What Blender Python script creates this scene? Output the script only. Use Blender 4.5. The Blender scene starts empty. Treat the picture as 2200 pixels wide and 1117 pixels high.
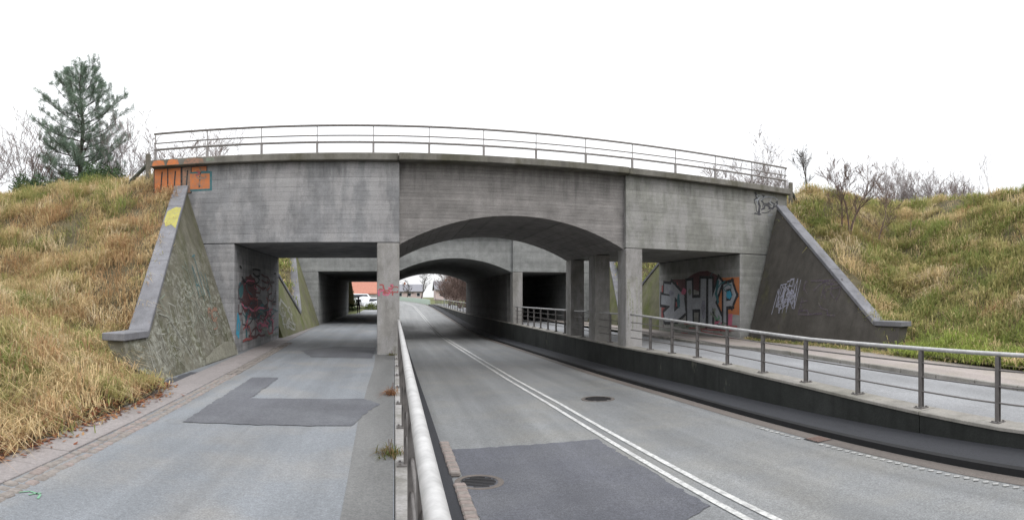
import bpy, bmesh, math, random
import numpy as np
from mathutils import Vector, noise as mnoise

R = random.Random(7)
sc = bpy.context.scene
col = sc.collection
EYE = 1.64

# ------------------------------------------------------------------ camera
cd = bpy.data.cameras.new("camera")
cam = bpy.data.objects.new("camera", cd)
col.objects.link(cam)
cd.type = 'PANO'                       # the photograph is a stitched cylindrical panorama
cd.panorama_type = 'CENTRAL_CYLINDRICAL'
cd.central_cylindrical_range_u_min = -0.8462
cd.central_cylindrical_range_u_max = 0.8462
cd.central_cylindrical_range_v_min = -0.3669
cd.central_cylindrical_range_v_max = 0.4923
cd.central_cylindrical_radius = 1.0
cd.clip_start = 0.05
cd.clip_end = 4000
cam.location = (0, 0, EYE)
cam.rotation_euler = (math.radians(90), 0, -0.1946)
sc.camera = cam

# ------------------------------------------------------------------ overcast sky, soft sun, exposure
SUN_EL, SUN_AZ = math.radians(52), math.radians(140)      # azimuth clockwise from +y
world = bpy.data.worlds.new("World")
sc.world = world
world.use_nodes = True
wt = world.node_tree
for n in list(wt.nodes):
    wt.nodes.remove(n)
wo = wt.nodes.new('ShaderNodeOutputWorld')
wb = wt.nodes.new('ShaderNodeBackground')
ws = wt.nodes.new('ShaderNodeTexSky')
ws.sky_type = 'NISHITA'
ws.sun_disc = False
ws.sun_elevation = SUN_EL
ws.sun_rotation = SUN_AZ
ws.air_density = 1.5
ws.dust_density = 6.0
wn = wt.nodes.new('ShaderNodeTexNoise')
wn.inputs['Scale'].default_value = 1.6
wn.inputs['Detail'].default_value = 5
wr = wt.nodes.new('ShaderNodeValToRGB')
wr.color_ramp.elements[0].position = 0.3
wr.color_ramp.elements[0].color = (0.88, 0.91, 0.96, 1)
wr.color_ramp.elements[1].position = 0.7
wr.color_ramp.elements[1].color = (1.0, 1.0, 1.0, 1)
wg = wt.nodes.new('ShaderNodeVectorMath')
wg.operation = 'SCALE'
wg.inputs['Scale'].default_value = 11.5
wm = wt.nodes.new('ShaderNodeMix')
wm.data_type = 'RGBA'
wm.inputs[0].default_value = 0.94
wtc = wt.nodes.new('ShaderNodeTexCoord')
L = wt.links.new
L(wtc.outputs['Generated'], wn.inputs['Vector'])
L(wn.outputs['Fac'], wr.inputs['Fac'])
wx = wt.nodes.new('ShaderNodeSeparateXYZ')
L(wtc.outputs['Generated'], wx.inputs[0])
wz = wt.nodes.new('ShaderNodeMapRange')            # overcast sky: the zenith is brighter than the horizon
wz.inputs['From Min'].default_value = 0.0
wz.inputs['From Max'].default_value = 1.0
wz.inputs['To Min'].default_value = 6.2
wz.inputs['To Max'].default_value = 16.0
L(wx.outputs[2], wz.inputs['Value'])
L(wz.outputs['Result'], wg.inputs['Scale'])
L(wr.outputs['Color'], wg.inputs[0])
L(ws.outputs['Color'], wm.inputs[6])
L(wg.outputs['Vector'], wm.inputs[7])
L(wm.outputs[2], wb.inputs['Color'])
wb.inputs['Strength'].default_value = 0.1
L(wb.outputs['Background'], wo.inputs['Surface'])

sd = bpy.data.lights.new("sun", 'SUN')
sd.energy = 0.7
sd.angle = math.radians(25)
sd.color = (1.0, 0.97, 0.93)
so = bpy.data.objects.new("sun", sd)
col.objects.link(so)
sdir = Vector((math.sin(SUN_AZ) * math.cos(SUN_EL), math.cos(SUN_AZ) * math.cos(SUN_EL), math.sin(SUN_EL)))
so.rotation_euler = sdir.to_track_quat('Z', 'Y').to_euler()
so.location = (20, -20, 40)

sc.view_settings.view_transform = 'Standard'
sc.view_settings.look = 'None'
sc.view_settings.exposure = 0.8
sc.view_settings.gamma = 1
sc.view_settings.use_curve_mapping = False
sc.render.engine = 'CYCLES'
sc.cycles.use_denoising = True
sc.cycles.max_bounces = 6
sc.cycles.diffuse_bounces = 1

# ------------------------------------------------------------------ material helpers
class NT:
    def __init__(s, name):
        s.m = bpy.data.materials.new(name)
        s.m.use_nodes = True
        s.t = s.m.node_tree
        s.p = s.t.nodes['Principled BSDF']
        s.out = s.t.nodes['Material Output']
        s.pos = s.t.nodes.new('ShaderNodeNewGeometry').outputs['Position']

    def n(s, typ, ins=None, **attrs):
        nd = s.t.nodes.new(typ)
        for k, v in attrs.items():
            setattr(nd, k, v)
        for k, v in (ins or {}).items():
            if isinstance(v, bpy.types.NodeSocket):
                s.t.links.new(v, nd.inputs[k])
            else:
                nd.inputs[k].default_value = v
        return nd

    def noise(s, scale, detail=4, stretch=None, rough=0.55, off=(0, 0, 0)):
        v = s.pos
        if stretch or any(off):
            mp = s.n('ShaderNodeMapping', {'Vector': v, 'Scale': stretch or (1, 1, 1), 'Location': off})
            v = mp.outputs['Vector']
        return s.n('ShaderNodeTexNoise', {'Vector': v, 'Scale': scale, 'Detail': detail, 'Roughness': rough}).outputs['Fac']

    def ramp(s, fac, a, b, lo=0.0, hi=1.0):
        r = s.n('ShaderNodeMapRange', {'Value': fac, 'From Min': a, 'From Max': b, 'To Min': lo, 'To Max': hi})
        r.clamp = True
        return r.outputs['Result']

    def math(s, op, a, b=0.0):
        return s.n('ShaderNodeMath', {0: a, 1: b}, operation=op).outputs[0]

    def mix(s, fac, a, b, blend='MIX'):
        def c(v):
            return v if isinstance(v, bpy.types.NodeSocket) else (tuple(v) + (1,) if len(v) == 3 else v)
        m = s.n('ShaderNodeMix', {0: fac, 6: c(a), 7: c(b)}, data_type='RGBA', blend_type=blend)
        return m.outputs[2]

    def scale(s, colour, k):
        return s.n('ShaderNodeVectorMath', {0: colour, 'Scale': k}, operation='SCALE').outputs['Vector']

    def sep(s):
        x = s.n('ShaderNodeSeparateXYZ', {0: s.pos})
        return x.outputs[0], x.outputs[1], x.outputs[2]

    def fin(s, colour, rough=0.9, bump=None, strength=0.3, dist=0.02, spec=0.3):
        if isinstance(colour, bpy.types.NodeSocket):
            s.t.links.new(colour, s.p.inputs['Base Color'])
        else:
            s.p.inputs['Base Color'].default_value = tuple(colour) + (1,)
        if isinstance(rough, bpy.types.NodeSocket):
            s.t.links.new(rough, s.p.inputs['Roughness'])
        else:
            s.p.inputs['Roughness'].default_value = rough
        s.p.inputs['Specular IOR Level'].default_value = spec
        if bump is not None:
            b = s.n('ShaderNodeBump', {'Height': bump, 'Strength': strength, 'Distance': dist})
            s.t.links.new(b.outputs['Normal'], s.p.inputs['Normal'])
        return s.m


def concrete(name, c1, c2, boards=0.135, moss=None, moss_lo=0.5, moss_hi=0.65, streak=0.35, pale=0.0, board_dark=0.16, drip=0.0, seed=0.0, smudge=0.0):
    t = NT(name)
    o = (seed * 3.1, seed * 1.7, seed)
    big = t.noise(0.55, 6, off=o)
    med = t.noise(2.6, 8, rough=0.65, off=o)
    fine = t.noise(38, 4)
    c = t.mix(t.ramp(big, 0.35, 0.66), c1, c2)
    c = t.scale(c, t.ramp(med, 0.25, 0.75, 0.72, 1.24))
    # dirt running down from edges
    st = t.noise(1.0, 5, stretch=(3.6, 3.6, 0.22), off=o)
    c = t.mix(t.math('MULTIPLY', t.ramp(st, 0.48, 0.75), streak), c, t.scale(c, 0.55))
    if drip:                                     # dark water marks below the deck slab
        _, _, z = t.sep()
        dn = t.noise(1.0, 5, stretch=(5.5, 5.5, 0.3), off=(8, 3, seed), rough=0.7)
        m = t.math('MULTIPLY', t.ramp(t.math('ADD', dn, t.ramp(z, 4.3, 5.6, -0.16, 0.12)), 0.5, 0.68), drip)
        c = t.mix(m, c, t.scale(c, 0.5))
    if pale:
        pl = t.noise(1.0, 6, stretch=(1.4, 1.4, 0.5), off=(4, 2, 9), rough=0.7)
        _, _, z = t.sep()
        m = t.math('MULTIPLY', t.ramp(pl, 0.47, 0.6), pale)
        c = t.mix(m, c, (0.36, 0.35, 0.35))
    c = t.scale(c, t.ramp(fine, 0.3, 0.7, 0.86, 1.14))
    bump = t.math('MULTIPLY', fine, 0.25)
    bump = t.math('ADD', bump, t.math('MULTIPLY', med, 0.6))
    if boards:
        _, _, z = t.sep()
        zz = t.math('ADD', z, t.math('MULTIPLY', t.noise(1.5, 2), 0.012))
        k = t.math('MULTIPLY', zz, 1.0 / boards)
        fr = t.math('FRACT', k)
        fl = t.math('FLOOR', k)
        wob = t.noise(1.0, 3, stretch=(1.3, 1.3, 9))
        line = t.math('MULTIPLY', t.math('LESS_THAN', fr, 0.13), t.ramp(wob, 0.36, 0.6))
        wn_ = t.n('ShaderNodeTexWhiteNoise', {'W': fl}, noise_dimensions='1D').outputs['Value']
        c = t.scale(c, t.ramp(wn_, 0, 1, 0.9, 1.1))
        c = t.mix(t.math('MULTIPLY', line, board_dark), c, t.scale(c, 0.3))
        bump = t.math('SUBTRACT', bump, t.math('MULTIPLY', line, 0.7))
        bump = t.math('ADD', bump, t.math('MULTIPLY', wn_, 0.35))
    if moss:
        mn = t.noise(1.3, 8, rough=0.68, off=(7 + seed, 1, 3), stretch=(1, 1, 0.6))
        c = t.mix(t.ramp(mn, moss_lo, moss_hi, 0, 0.85), c, t.scale(t.mix(t.ramp(fine, 0.3, 0.7), moss, moss), t.ramp(med, 0.2, 0.8, 0.6, 1.3)))
    if smudge:                                   # old half-removed chalky paint
        s1 = t.noise(5.0, 9, rough=0.75, off=(2, 9, 4), stretch=(1, 1, 1.6))
        s2 = t.noise(0.9, 3, off=(5, 3, 8))
        _, _, z = t.sep()
        m = t.math('MULTIPLY', t.ramp(s1, 0.47, 0.6), t.ramp(s2, 0.36, 0.56))
        m = t.math('MULTIPLY', m, t.ramp(z, 3.4, 2.0))
        c = t.mix(t.math('MULTIPLY', m, smudge), c, (0.34, 0.345, 0.3))
    return t.fin(c, 0.92, bump, 0.6, 0.02)


def asphalt(name, c, speck=0.4, rough=0.72, tracks=0.12, blot=0.2, tint=None):
    t = NT(name)
    f1 = t.noise(60, 3, rough=0.75)
    f2 = t.noise(20, 4, rough=0.75)
    big = t.noise(0.5, 6, stretch=(1, 0.5, 1))
    tr = t.noise(1.0, 4, stretch=(2.1, 0.06, 1))
    k = t.scale(t.mix(0.0, c, c), t.ramp(big, 0.3, 0.7, 1 - blot, 1 + blot))
    oil = t.noise(2.2, 7, stretch=(1, 0.45, 1), rough=0.7, off=(11, 5, 2))
    k = t.mix(t.ramp(oil, 0.56, 0.74, 0, 0.45), k, t.scale(k, 0.5))
    dust = t.noise(1.1, 8, stretch=(1, 0.35, 1), rough=0.75, off=(1, 15, 6))
    k = t.mix(t.ramp(dust, 0.52, 0.72, 0, 0.3), k, t.scale(k, 1.5))
    if tint:
        k = t.mix(t.ramp(t.noise(0.9, 5, off=(3, 8, 1)), 0.45, 0.7, 0, 0.6), k, tint)
    k = t.scale(k, t.ramp(tr, 0.3, 0.7, 1 - tracks, 1 + tracks))
    k = t.scale(k, t.ramp(f1, 0.25, 0.75, 1 - speck, 1 + speck))
    k = t.scale(k, t.ramp(f2, 0.3, 0.7, 0.8, 1.2))
    return t.fin(k, t.ramp(big, 0.3, 0.7, rough - 0.08, rough + 0.08), t.math('ADD', f1, f2), 0.35, 0.006, 0.4)


def plain(name, c, rough=0.8, var=0.12, scale=6.0, metal=0.0, bump=0.15):
    t = NT(name)
    n1 = t.noise(scale, 6, rough=0.65)
    k = t.scale(t.mix(0.0, c, c), t.ramp(n1, 0.25, 0.75, 1 - var, 1 + var))
    t.p.inputs['Metallic'].default_value = metal
    return t.fin(k, rough, n1, bump, 0.01)


def paint(name, c, wear=0.45, under=(0.2, 0.2, 0.2)):
    t = NT(name)
    n1 = t.noise(13, 8, rough=0.8)
    n2 = t.noise(2.2, 5)
    k = t.scale(t.mix(0.0, c, c), t.ramp(n2, 0.25, 0.75, 0.75, 1.2))
    k = t.mix(t.ramp(n1, 0.44, 0.62, 0, wear), k, under)
    return t.fin(k, 0.75, n1, 0.1, 0.005)


def blade_mat(name, trans=0.4):
    t = NT(name)
    a = t.n('ShaderNodeVertexColor', layer_name='col').outputs['Color']
    t.fin(a, 0.75, spec=0.2)
    tr = t.n('ShaderNodeBsdfTranslucent', {'Color': a})
    mx = t.n('ShaderNodeMixShader', {0: trans, 1: t.p.outputs[0], 2: tr.outputs[0]})
    t.t.links.new(mx.outputs[0], t.out.inputs['Surface'])
    return t.m


M = {}
M['conc_left'] = concrete('concrete_grey', (0.235, 0.237, 0.245), (0.185, 0.185, 0.19), pale=0.55, drip=0.5, streak=0.25, seed=1)
M['conc_mid'] = concrete('concrete_boarded', (0.235, 0.222, 0.215), (0.19, 0.18, 0.174), boards=0.105, board_dark=0.42, drip=0.5, streak=0.25, seed=2)
M['conc_right'] = concrete('concrete_greenish', (0.255, 0.255, 0.235), (0.2, 0.2, 0.182), pale=0.45, drip=0.5, streak=0.25, seed=3)
M['conc_pier'] = concrete('concrete_pier', (0.26, 0.25, 0.24), (0.2, 0.192, 0.178), pale=0.5, boards=None, moss=(0.09, 0.085, 0.05), moss_lo=0.58, moss_hi=0.75, seed=4)
M['conc_slab'] = concrete('concrete_slab_edge', (0.19, 0.18, 0.165), (0.115, 0.11, 0.09), boards=None, moss=(0.08, 0.075, 0.045), moss_lo=0.5, moss_hi=0.68, streak=0.7, seed=5)
M['conc_far'] = concrete('concrete_pale', (0.27, 0.275, 0.27), (0.215, 0.22, 0.215), seed=6)
M['conc_inner'] = concrete('concrete_abutment_side', (0.2, 0.195, 0.19), (0.15, 0.145, 0.14), boards=0.2, seed=7)
M['wing_left'] = concrete('concrete_mossy', (0.165, 0.155, 0.125), (0.105, 0.1, 0.072), boards=None, smudge=0.7, moss=(0.078, 0.078, 0.04), moss_lo=0.46, moss_hi=0.64, streak=0.7, seed=8)
M['wing_right'] = concrete('concrete_dark_stained', (0.075, 0.068, 0.06), (0.052, 0.047, 0.04), boards=None, moss=(0.09, 0.088, 0.045), moss_lo=0.56, moss_hi=0.72, streak=0.6, seed=9)
M['wing_green'] = concrete('concrete_green_algae', (0.17, 0.165, 0.1), (0.12, 0.115, 0.08), boards=None, moss=(0.11, 0.13, 0.035), moss_lo=0.44, moss_hi=0.66, seed=10)
M['tunnel_wall'] = concrete('shaded_tunnel_concrete', (0.115, 0.112, 0.108), (0.085, 0.083, 0.08), boards=0.2, seed=14)  # long pier walls: the tunnel's shade is put into this darker base colour
M['coping'] = concrete('coping_stone', (0.19, 0.19, 0.205), (0.135, 0.135, 0.145), boards=None, moss=(0.12, 0.115, 0.08), moss_lo=0.58, moss_hi=0.72, seed=11)
M['wall_dark'] = concrete('retaining_concrete_dark', (0.032, 0.034, 0.032), (0.016, 0.018, 0.016), boards=None, moss=(0.13, 0.13, 0.10), moss_lo=0.62, moss_hi=0.72, streak=0.9, seed=12)
M['wall_cap'] = concrete('wall_cap', (0.27, 0.255, 0.235), (0.2, 0.19, 0.165), boards=None, moss=(0.1, 0.1, 0.05), moss_lo=0.58, moss_hi=0.7, seed=13)
M['path'] = asphalt('asphalt_path', (0.148, 0.158, 0.17), speck=0.42, tracks=0.16, blot=0.16, tint=(0.2, 0.19, 0.175))
M['strip'] = asphalt('asphalt_strip', (0.125, 0.125, 0.122), speck=0.35, tracks=0.12)
M['patch'] = asphalt('asphalt_patch', (0.078, 0.08, 0.09), speck=0.45, tracks=0.12, blot=0.25, tint=(0.12, 0.126, 0.135))
M['patch_dark'] = asphalt('asphalt_patch_dark', (0.055, 0.056, 0.064), speck=0.3)
M['road'] = asphalt('asphalt_road', (0.137, 0.141, 0.143), speck=0.65, rough=0.55, tracks=0.2, blot=0.16, tint=(0.17, 0.165, 0.15))
M['road_patch'] = asphalt('asphalt_road_patch', (0.066, 0.068, 0.08), speck=0.7, tracks=0.16, blot=0.22, tint=(0.09, 0.092, 0.1))
M['rpath'] = asphalt('asphalt_right_path', (0.205, 0.208, 0.215), speck=0.35, tracks=0.08)
M['ledge'] = asphalt('asphalt_ledge', (0.021, 0.022, 0.026), speck=0.3, rough=0.85)
M['kerb_black'] = plain('kerb_black', (0.012, 0.012, 0.013), 0.8, 0.3)
M['gutter'] = asphalt('gutter', (0.1, 0.085, 0.075), speck=0.35)
M['sidewalk'] = asphalt('sidewalk_slabs', (0.21, 0.19, 0.185), speck=0.2, blot=0.1)
M['sidewalk_r'] = asphalt('sidewalk_pinkish', (0.27, 0.235, 0.22), speck=0.2, blot=0.15, tint=(0.22, 0.2, 0.15))
M['sett'] = plain('granite_sett', (0.19, 0.17, 0.155), 0.85, 0.35, 14)
M['sett_b'] = plain('granite_sett_warm', (0.21, 0.175, 0.16), 0.85, 0.3, 14)
M['line'] = paint('road_line_paint', (0.5, 0.5, 0.485), 0.85, (0.2, 0.2, 0.2))
M['dash'] = paint('worn_edge_paint', (0.36, 0.36, 0.35), 0.8, (0.17, 0.17, 0.17))
M['iron'] = plain('cast_iron', (0.035, 0.034, 0.035), 0.55, 0.3, 20, 0.5, 0.4)
M['galv'] = plain('galvanised_pipe', (0.42, 0.415, 0.41), 0.5, 0.28, 9, 0.3, 0.1)
M['galv_dark'] = plain('galvanised_post', (0.15, 0.14, 0.135), 0.6, 0.25, 10, 0.3, 0.1)
M['rail_dark'] = plain('weathered_steel_rail', (0.24, 0.225, 0.22), 0.6, 0.25, 10, 0.3, 0.1)
M['earth'] = plain('earth', (0.1, 0.085, 0.05), 0.95, 0.4, 2.5, 0, 0.6)
M['turf'] = plain('turf', (0.1, 0.11, 0.04), 0.95, 0.4, 1.2, 0, 0.6)
M['blade'] = blade_mat('grass_blade')
M['needle'] = blade_mat('pine_needle', 0.15)
M['bark'] = plain('bark', (0.06, 0.05, 0.042), 0.9, 0.35, 12, 0, 0.5)
M['bark_red'] = plain('bark_reddish', (0.15, 0.105, 0.09), 0.9, 0.3, 12, 0, 0.5)
M['bark_pale'] = plain('bark_pale', (0.26, 0.225, 0.22), 0.9, 0.3, 12, 0, 0.4)
M['wood'] = plain('weathered_wood', (0.13, 0.12, 0.1), 0.9, 0.3, 8, 0, 0.4)
M['wood_dark'] = plain('mossy_wood', (0.045, 0.05, 0.04), 0.9, 0.3, 8, 0, 0.4)
for nm, c in dict(orange=(0.5, 0.165, 0.055), red=(0.33, 0.07, 0.07), darkred=(0.1, 0.035, 0.04), black=(0.012, 0.013, 0.018), silver=(0.34, 0.355, 0.385),
                  cyan=(0.03, 0.3, 0.46), teal=(0.03, 0.13, 0.15), white=(0.55, 0.57, 0.55), palegreen=(0.3, 0.36, 0.31), yellow=(0.36, 0.33, 0.07),
                  pink=(0.5, 0.12, 0.2), purple=(0.07, 0.035, 0.09), green=(0.13, 0.29, 0.18), salmon=(0.45, 0.2, 0.14), lilac=(0.38, 0.38, 0.5), pale=(0.3, 0.3, 0.26),
                  greyblack=(0.05, 0.05, 0.06)).items():
    M['g_' + nm] = paint('spray_' + nm, c, 0.5, (0.15, 0.15, 0.14))
M['g_palewall'] = paint('pale_patched_concrete', (0.235, 0.23, 0.19), 0.9, (0.13, 0.125, 0.09))
M['g_worn'] = paint('spray_worn_white', (0.3, 0.3, 0.265), 0.95, (0.13, 0.125, 0.09))
for nm in ('palegreen', 'purple', 'lilac', 'salmon', 'pale'):
    M['g_' + nm] = paint('spray_faded_' + nm, dict(palegreen=(0.2, 0.235, 0.19), purple=(0.055, 0.038, 0.06), lilac=(0.27, 0.27, 0.34), salmon=(0.3, 0.17, 0.12), pale=(0.24, 0.235, 0.195))[nm], 0.9, (0.12, 0.115, 0.09))

# ------------------------------------------------------------------ object helpers
def tag(o, label=None, cat=None, group=None, kind=None):
    for k, v in (('label', label), ('category', cat), ('group', group), ('kind', kind)):
        if v:
            o[k] = v
    return o


def thing(name, label, cat, loc=(0, 0, 0), group=None):
    o = bpy.data.objects.new(name, None)
    o.empty_display_size = 0.3
    o.location = loc
    col.objects.link(o)
    return tag(o, label, cat, group)


def root_of(p):
    o = p
    while o.parent:
        o = o.parent
    return o


def link(name, me, parent=None, loc=(0, 0, 0)):
    o = bpy.data.objects.new(name, me)
    col.objects.link(o)
    o.location = loc
    if parent:
        o.parent = parent
    return o


def mk(name, verts, faces, mats, parent=None, smooth=False, idx=None, cols=None):
    """mesh object from world coordinates; a part's coordinates become local to its thing"""
    off = root_of(parent).location if parent else Vector((0, 0, 0))
    v = np.asarray(verts, dtype=float).reshape(-1, 3) - np.array(off)
    me = bpy.data.meshes.new(name)
    me.from_pydata(v.tolist(), [], faces)
    for m in (mats if isinstance(mats, list) else [mats]):
        me.materials.append(m)
    if idx is not None:
        me.polygons.foreach_set('material_index', idx)
    if smooth:
        me.polygons.foreach_set('use_smooth', [True] * len(me.polygons))
    if cols is not None:
        a = me.color_attributes.new('col', 'FLOAT_COLOR', 'POINT')
        a.data.foreach_set('color', np.asarray(cols, dtype=np.float32).ravel())
    me.update()
    return link(name, me, parent)


BOXF = [(0, 3, 2, 1), (4, 5, 6, 7), (0, 1, 5, 4), (1, 2, 6, 5), (2, 3, 7, 6), (3, 0, 4, 7)]


def boxv(x0, x1, y0, y1, z0, z1):
    return [(x0, y0, z0), (x1, y0, z0), (x1, y1, z0), (x0, y1, z0), (x0, y0, z1), (x1, y0, z1), (x1, y1, z1), (x0, y1, z1)]


def bevelled(verts, faces, w):
    bm = bmesh.new()
    vs = [bm.verts.new(v) for v in verts]
    for f in faces:
        bm.faces.new([vs[i] for i in f])
    bmesh.ops.recalc_face_normals(bm, faces=bm.faces)
    if w:
        bmesh.ops.bevel(bm, geom=list(bm.edges), offset=w, segments=1, affect='EDGES', profile=0.5)
    bm.verts.index_update()
    v = [tuple(x.co) for x in bm.verts]
    f = [[x.index for x in p.verts] for p in bm.faces]
    bm.free()
    return v, f


def box(name, x0, x1, y0, y1, z0, z1, mat, parent=None, bev=0.012, fn=None):
    v, f = bevelled(boxv(x0, x1, y0, y1, z0, z1), BOXF, bev)
    if fn:
        v = [fn(*p) for p in v]
    return mk(name, v, f, mat, parent)


class Acc:
    def __init__(s):
        s.v, s.f, s.i = [], [], []

    def add(s, v, f, i=0):
        b = len(s.v)
        s.v.extend(v)
        s.f.extend([[k + b for k in q] for q in f])
        s.i.extend([i] * len(f))

    def box(s, *a, i=0):
        s.add(boxv(*a), BOXF, i)

    def tube(s, pts, rad, n=6, cap=True, i=0):
        pts = [Vector(p) for p in pts]
        if not isinstance(rad, (list, tuple)):
            rad = [rad] * len(pts)
        vs, fs = [], []
        for k, p in enumerate(pts):
            d = (pts[min(k + 1, len(pts) - 1)] - pts[max(k - 1, 0)])
            if d.length < 1e-9:
                d = Vector((0, 0, 1))
            d.normalize()
            a = d.cross(Vector((0, 0, 1)) if abs(d.z) < 0.9 else Vector((1, 0, 0))).normalized()
            b = d.cross(a)
            for j in range(n):
                t = 2 * math.pi * j / n
                vs.append(tuple(p + (a * math.cos(t) + b * math.sin(t)) * rad[k]))
        for k in range(len(pts) - 1):
            for j in range(n):
                q = (j + 1) % n
                fs.append([k * n + j, k * n + q, (k + 1) * n + q, (k + 1) * n + j])
        if cap:
            fs.append(list(range(n - 1, -1, -1)))
            fs.append([(len(pts) - 1) * n + j for j in range(n)])
        s.add(vs, fs, i)

    def obj(s, name, mats, parent=None, smooth=False):
        return mk(name, s.v, s.f, mats, parent, smooth, s.i)


def ribbon(name, xl, xr, ys, zf, dz, mat, parent=None, kind=None, nx=1):
    """a sheet lying on a surface z = zf(y), between x = xl(y) and x = xr(y)"""
    v, f = [], []
    for y in ys:
        a, b = xl(y), xr(y)
        for k in range(nx + 1):
            v.append((a + (b - a) * k / nx, y, zf(y) + dz))
    n = nx + 1
    for j in range(len(ys) - 1):
        for k in range(nx):
            f.append((j * n + k, j * n + k + 1, (j + 1) * n + k + 1, (j + 1) * n + k))
    o = mk(name, v, f, mat, parent)
    if kind:
        o['kind'] = kind
    return o


def sheet(name, pts, zf, dz, mat, parent=None, sub=0.11):
    """a flat irregular polygon laid on the surface z = zf(y), its edge made slightly uneven"""
    P = []
    for i, (x, y) in enumerate(pts):
        x2, y2 = pts[(i + 1) % len(pts)]
        n = max(1, int(math.hypot(x2 - x, y2 - y) / sub))
        for k in range(n):
            t = k / n
            j = 0.0 if k == 0 else 0.028
            P.append((x + (x2 - x) * t + R.uniform(-j, j), y + (y2 - y) * t + R.uniform(-j, j)))
    bm = bmesh.new()
    vs = [bm.verts.new((x, y, zf(y) + dz)) for x, y in P]
    fc = bm.faces.new(vs)
    if fc.normal.z < 0:
        fc.normal_flip()
    bmesh.ops.triangulate(bm, faces=bm.faces)
    v = [tuple(q.co) for q in bm.verts]
    bm.verts.index_update()
    f = [[q.index for q in p.verts] for p in bm.faces]
    bm.free()
    return mk(name, v, f, mat, parent)


def lerp(tab):
    xs = [a for a, _ in tab]
    zs = [b for _, b in tab]
    return lambda y: float(np.interp(y, xs, zs))


def frange(a, b, s):
    n = max(1, int(round((b - a) / s)))
    return [a + (b - a) * i / n for i in range(n + 1)]


def fbm(x, y, s, k=0.0):
    return mnoise.fractal(Vector((x * s + k, y * s - k, k * 0.7)), 1.0, 2.0, 4)

# ------------------------------------------------------------------ levels (z = 0 is the left path)
z_road = lerp([(-30, -0.5), (2, -0.52), (12.6, -0.65), (17.5, -0.76), (37, -1.06), (44, -1.14), (55, -1.0), (80, -0.35), (110, 0.34), (160, 1.0), (240, 1.3)])
z_rp = lerp([(-30, -0.25), (4.8, -0.195), (9, -0.02), (13.5, 0.1), (17.5, 0.06), (62, 0.06), (110, 0.5), (240, 1.4)])
z_rail = lerp([(-30, 0.82), (4.8, 0.82), (9, 0.84), (12, 0.93), (17.5, 1.1), (62, 1.1)])
z_lp = lambda y: 0.0
bend = lambda y: -4.6 * max(0.0, (y - 95) / 60.0) ** 2
Y1, SK1, DEP1 = 17.547, 0.0731, 6.9          # front bridge: face line, skew, depth
Y2, SK2, DEP2 = 36.6, 0.012, 24.4            # rear bridge
f1 = lambda x, v, z: (x, Y1 + SK1 * x + v, z)
f2 = lambda x, v, z: (x, Y2 + SK2 * x + v, z)

# ------------------------------------------------------------------ the setting: ground, road, paths
gx = [-1500, -500, -200, -90, -45, -25, -14, -9, -5, 0.1, 0.3, 6.2, 7.3, 7.6, 12, 16, 24, 40, 80, 160, 400, 1500]
gy = [-400, -80, -25, 0, 20, 60, 64, 70, 80, 95, 110, 130, 160, 200, 260, 400, 800, 2000]
gv, gf = [], []
for y in gy:
    for x in gx:
        if y < 63:
            z = -2.2
        elif 0.2 < x < 7.45:
            z = z_road(y) - 0.15 if y < 240 else 1.1
        else:
            z = float(np.interp(y, [64, 110, 240, 2000], [-0.06, 0.3, 1.1, 3.0]))
            if x > 8:
                z += 0.25
        gv.append((x, y, z))
n = len(gx)
for j in range(len(gy) - 1):
    for i in range(n - 1):
        gf.append((j * n + i, j * n + i + 1, (j + 1) * n + i + 1, (j + 1) * n + i))
tag(mk('ground', gv, gf, M['turf']), kind='structure')

ysn = [-14, -6, 2, 4, 6, 8, 10, 12.6, 15, 17.5] + frange(19.5, 70, 2) + frange(72, 230, 4)
road = ribbon('road', lambda y: 0.25 + bend(y), lambda y: 6.32 + bend(y), ysn, z_road, 0, M['road'], kind='structure', nx=4)
path_l = ribbon('left_path', lambda y: -4.75 if y < 62 else -4.0, lambda y: 0.0, frange(-14, 68, 2), z_lp, 0, M['path'], kind='structure', nx=3)
ribbon('edge_strip', lambda y: -0.44 + 0.05 * math.sin(y * .5) - (0.02 * max(0, y - 10)), lambda y: -0.012, frange(-14, 17.4, .6), z_lp, 0.004, M['strip'], path_l)
# far path leaves the tunnel and swings right
pv, pf = [], []
for k, y in enumerate(frange(68, 130, 3)):
    cx = -2.0 + 0.0 * y - 0.0012 * max(0, y - 80) ** 2
    pv += [(cx - 1.9, y, float(np.interp(y, [64, 110, 240], [0.0, 0.36, 1.2]))), (cx + 1.9, y, float(np.interp(y, [64, 110, 240], [0.0, 0.36, 1.2])))]
    if k:
        pf.append((2 * k - 2, 2 * k - 1, 2 * k + 1, 2 * k))
tag(mk('far_path', pv, pf, M['rpath']), kind='structure')
path_r = ribbon('right_path', lambda y: 7.6, lambda y: 9.98, frange(-14, 112, 2), z_rp, 0.0, M['rpath'], kind='structure', nx=2)
walk_r = ribbon('right_sidewalk', lambda y: 10.08, lambda y: 11.75, frange(-14, 62, 2), z_rp, 0.09, M['sidewalk_r'], kind='structure')
ribbon('verge_soil', lambda y: 11.75, lambda y: 12.6, frange(-14, 62, 2), z_rp, 0.085, M['earth'])['kind'] = 'structure'
# kerb stones of the right sidewalk, one by one near the camera
kv, kf = bevelled(boxv(-0.055, 0.055, -0.49, 0.49, -0.2, 0.0), BOXF, 0.012)
kme = bpy.data.meshes.new('kerb_stone')
kme.from_pydata(kv, [], kf)
kme.materials.append(M['wall_cap'])
for k in range(22):
    y = 1.5 + k
    o = link('kerb_stone', kme, walk_r, (10.03, y, z_rp(y) + 0.095))
    o.rotation_euler.x = math.atan2(z_rp(y + .5) - z_rp(y - .5), 1)
ribbon('kerb', lambda y: 9.98, lambda y: 10.08, frange(23, 62, 2), z_rp, 0.095, M['wall_cap'], walk_r)

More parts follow.
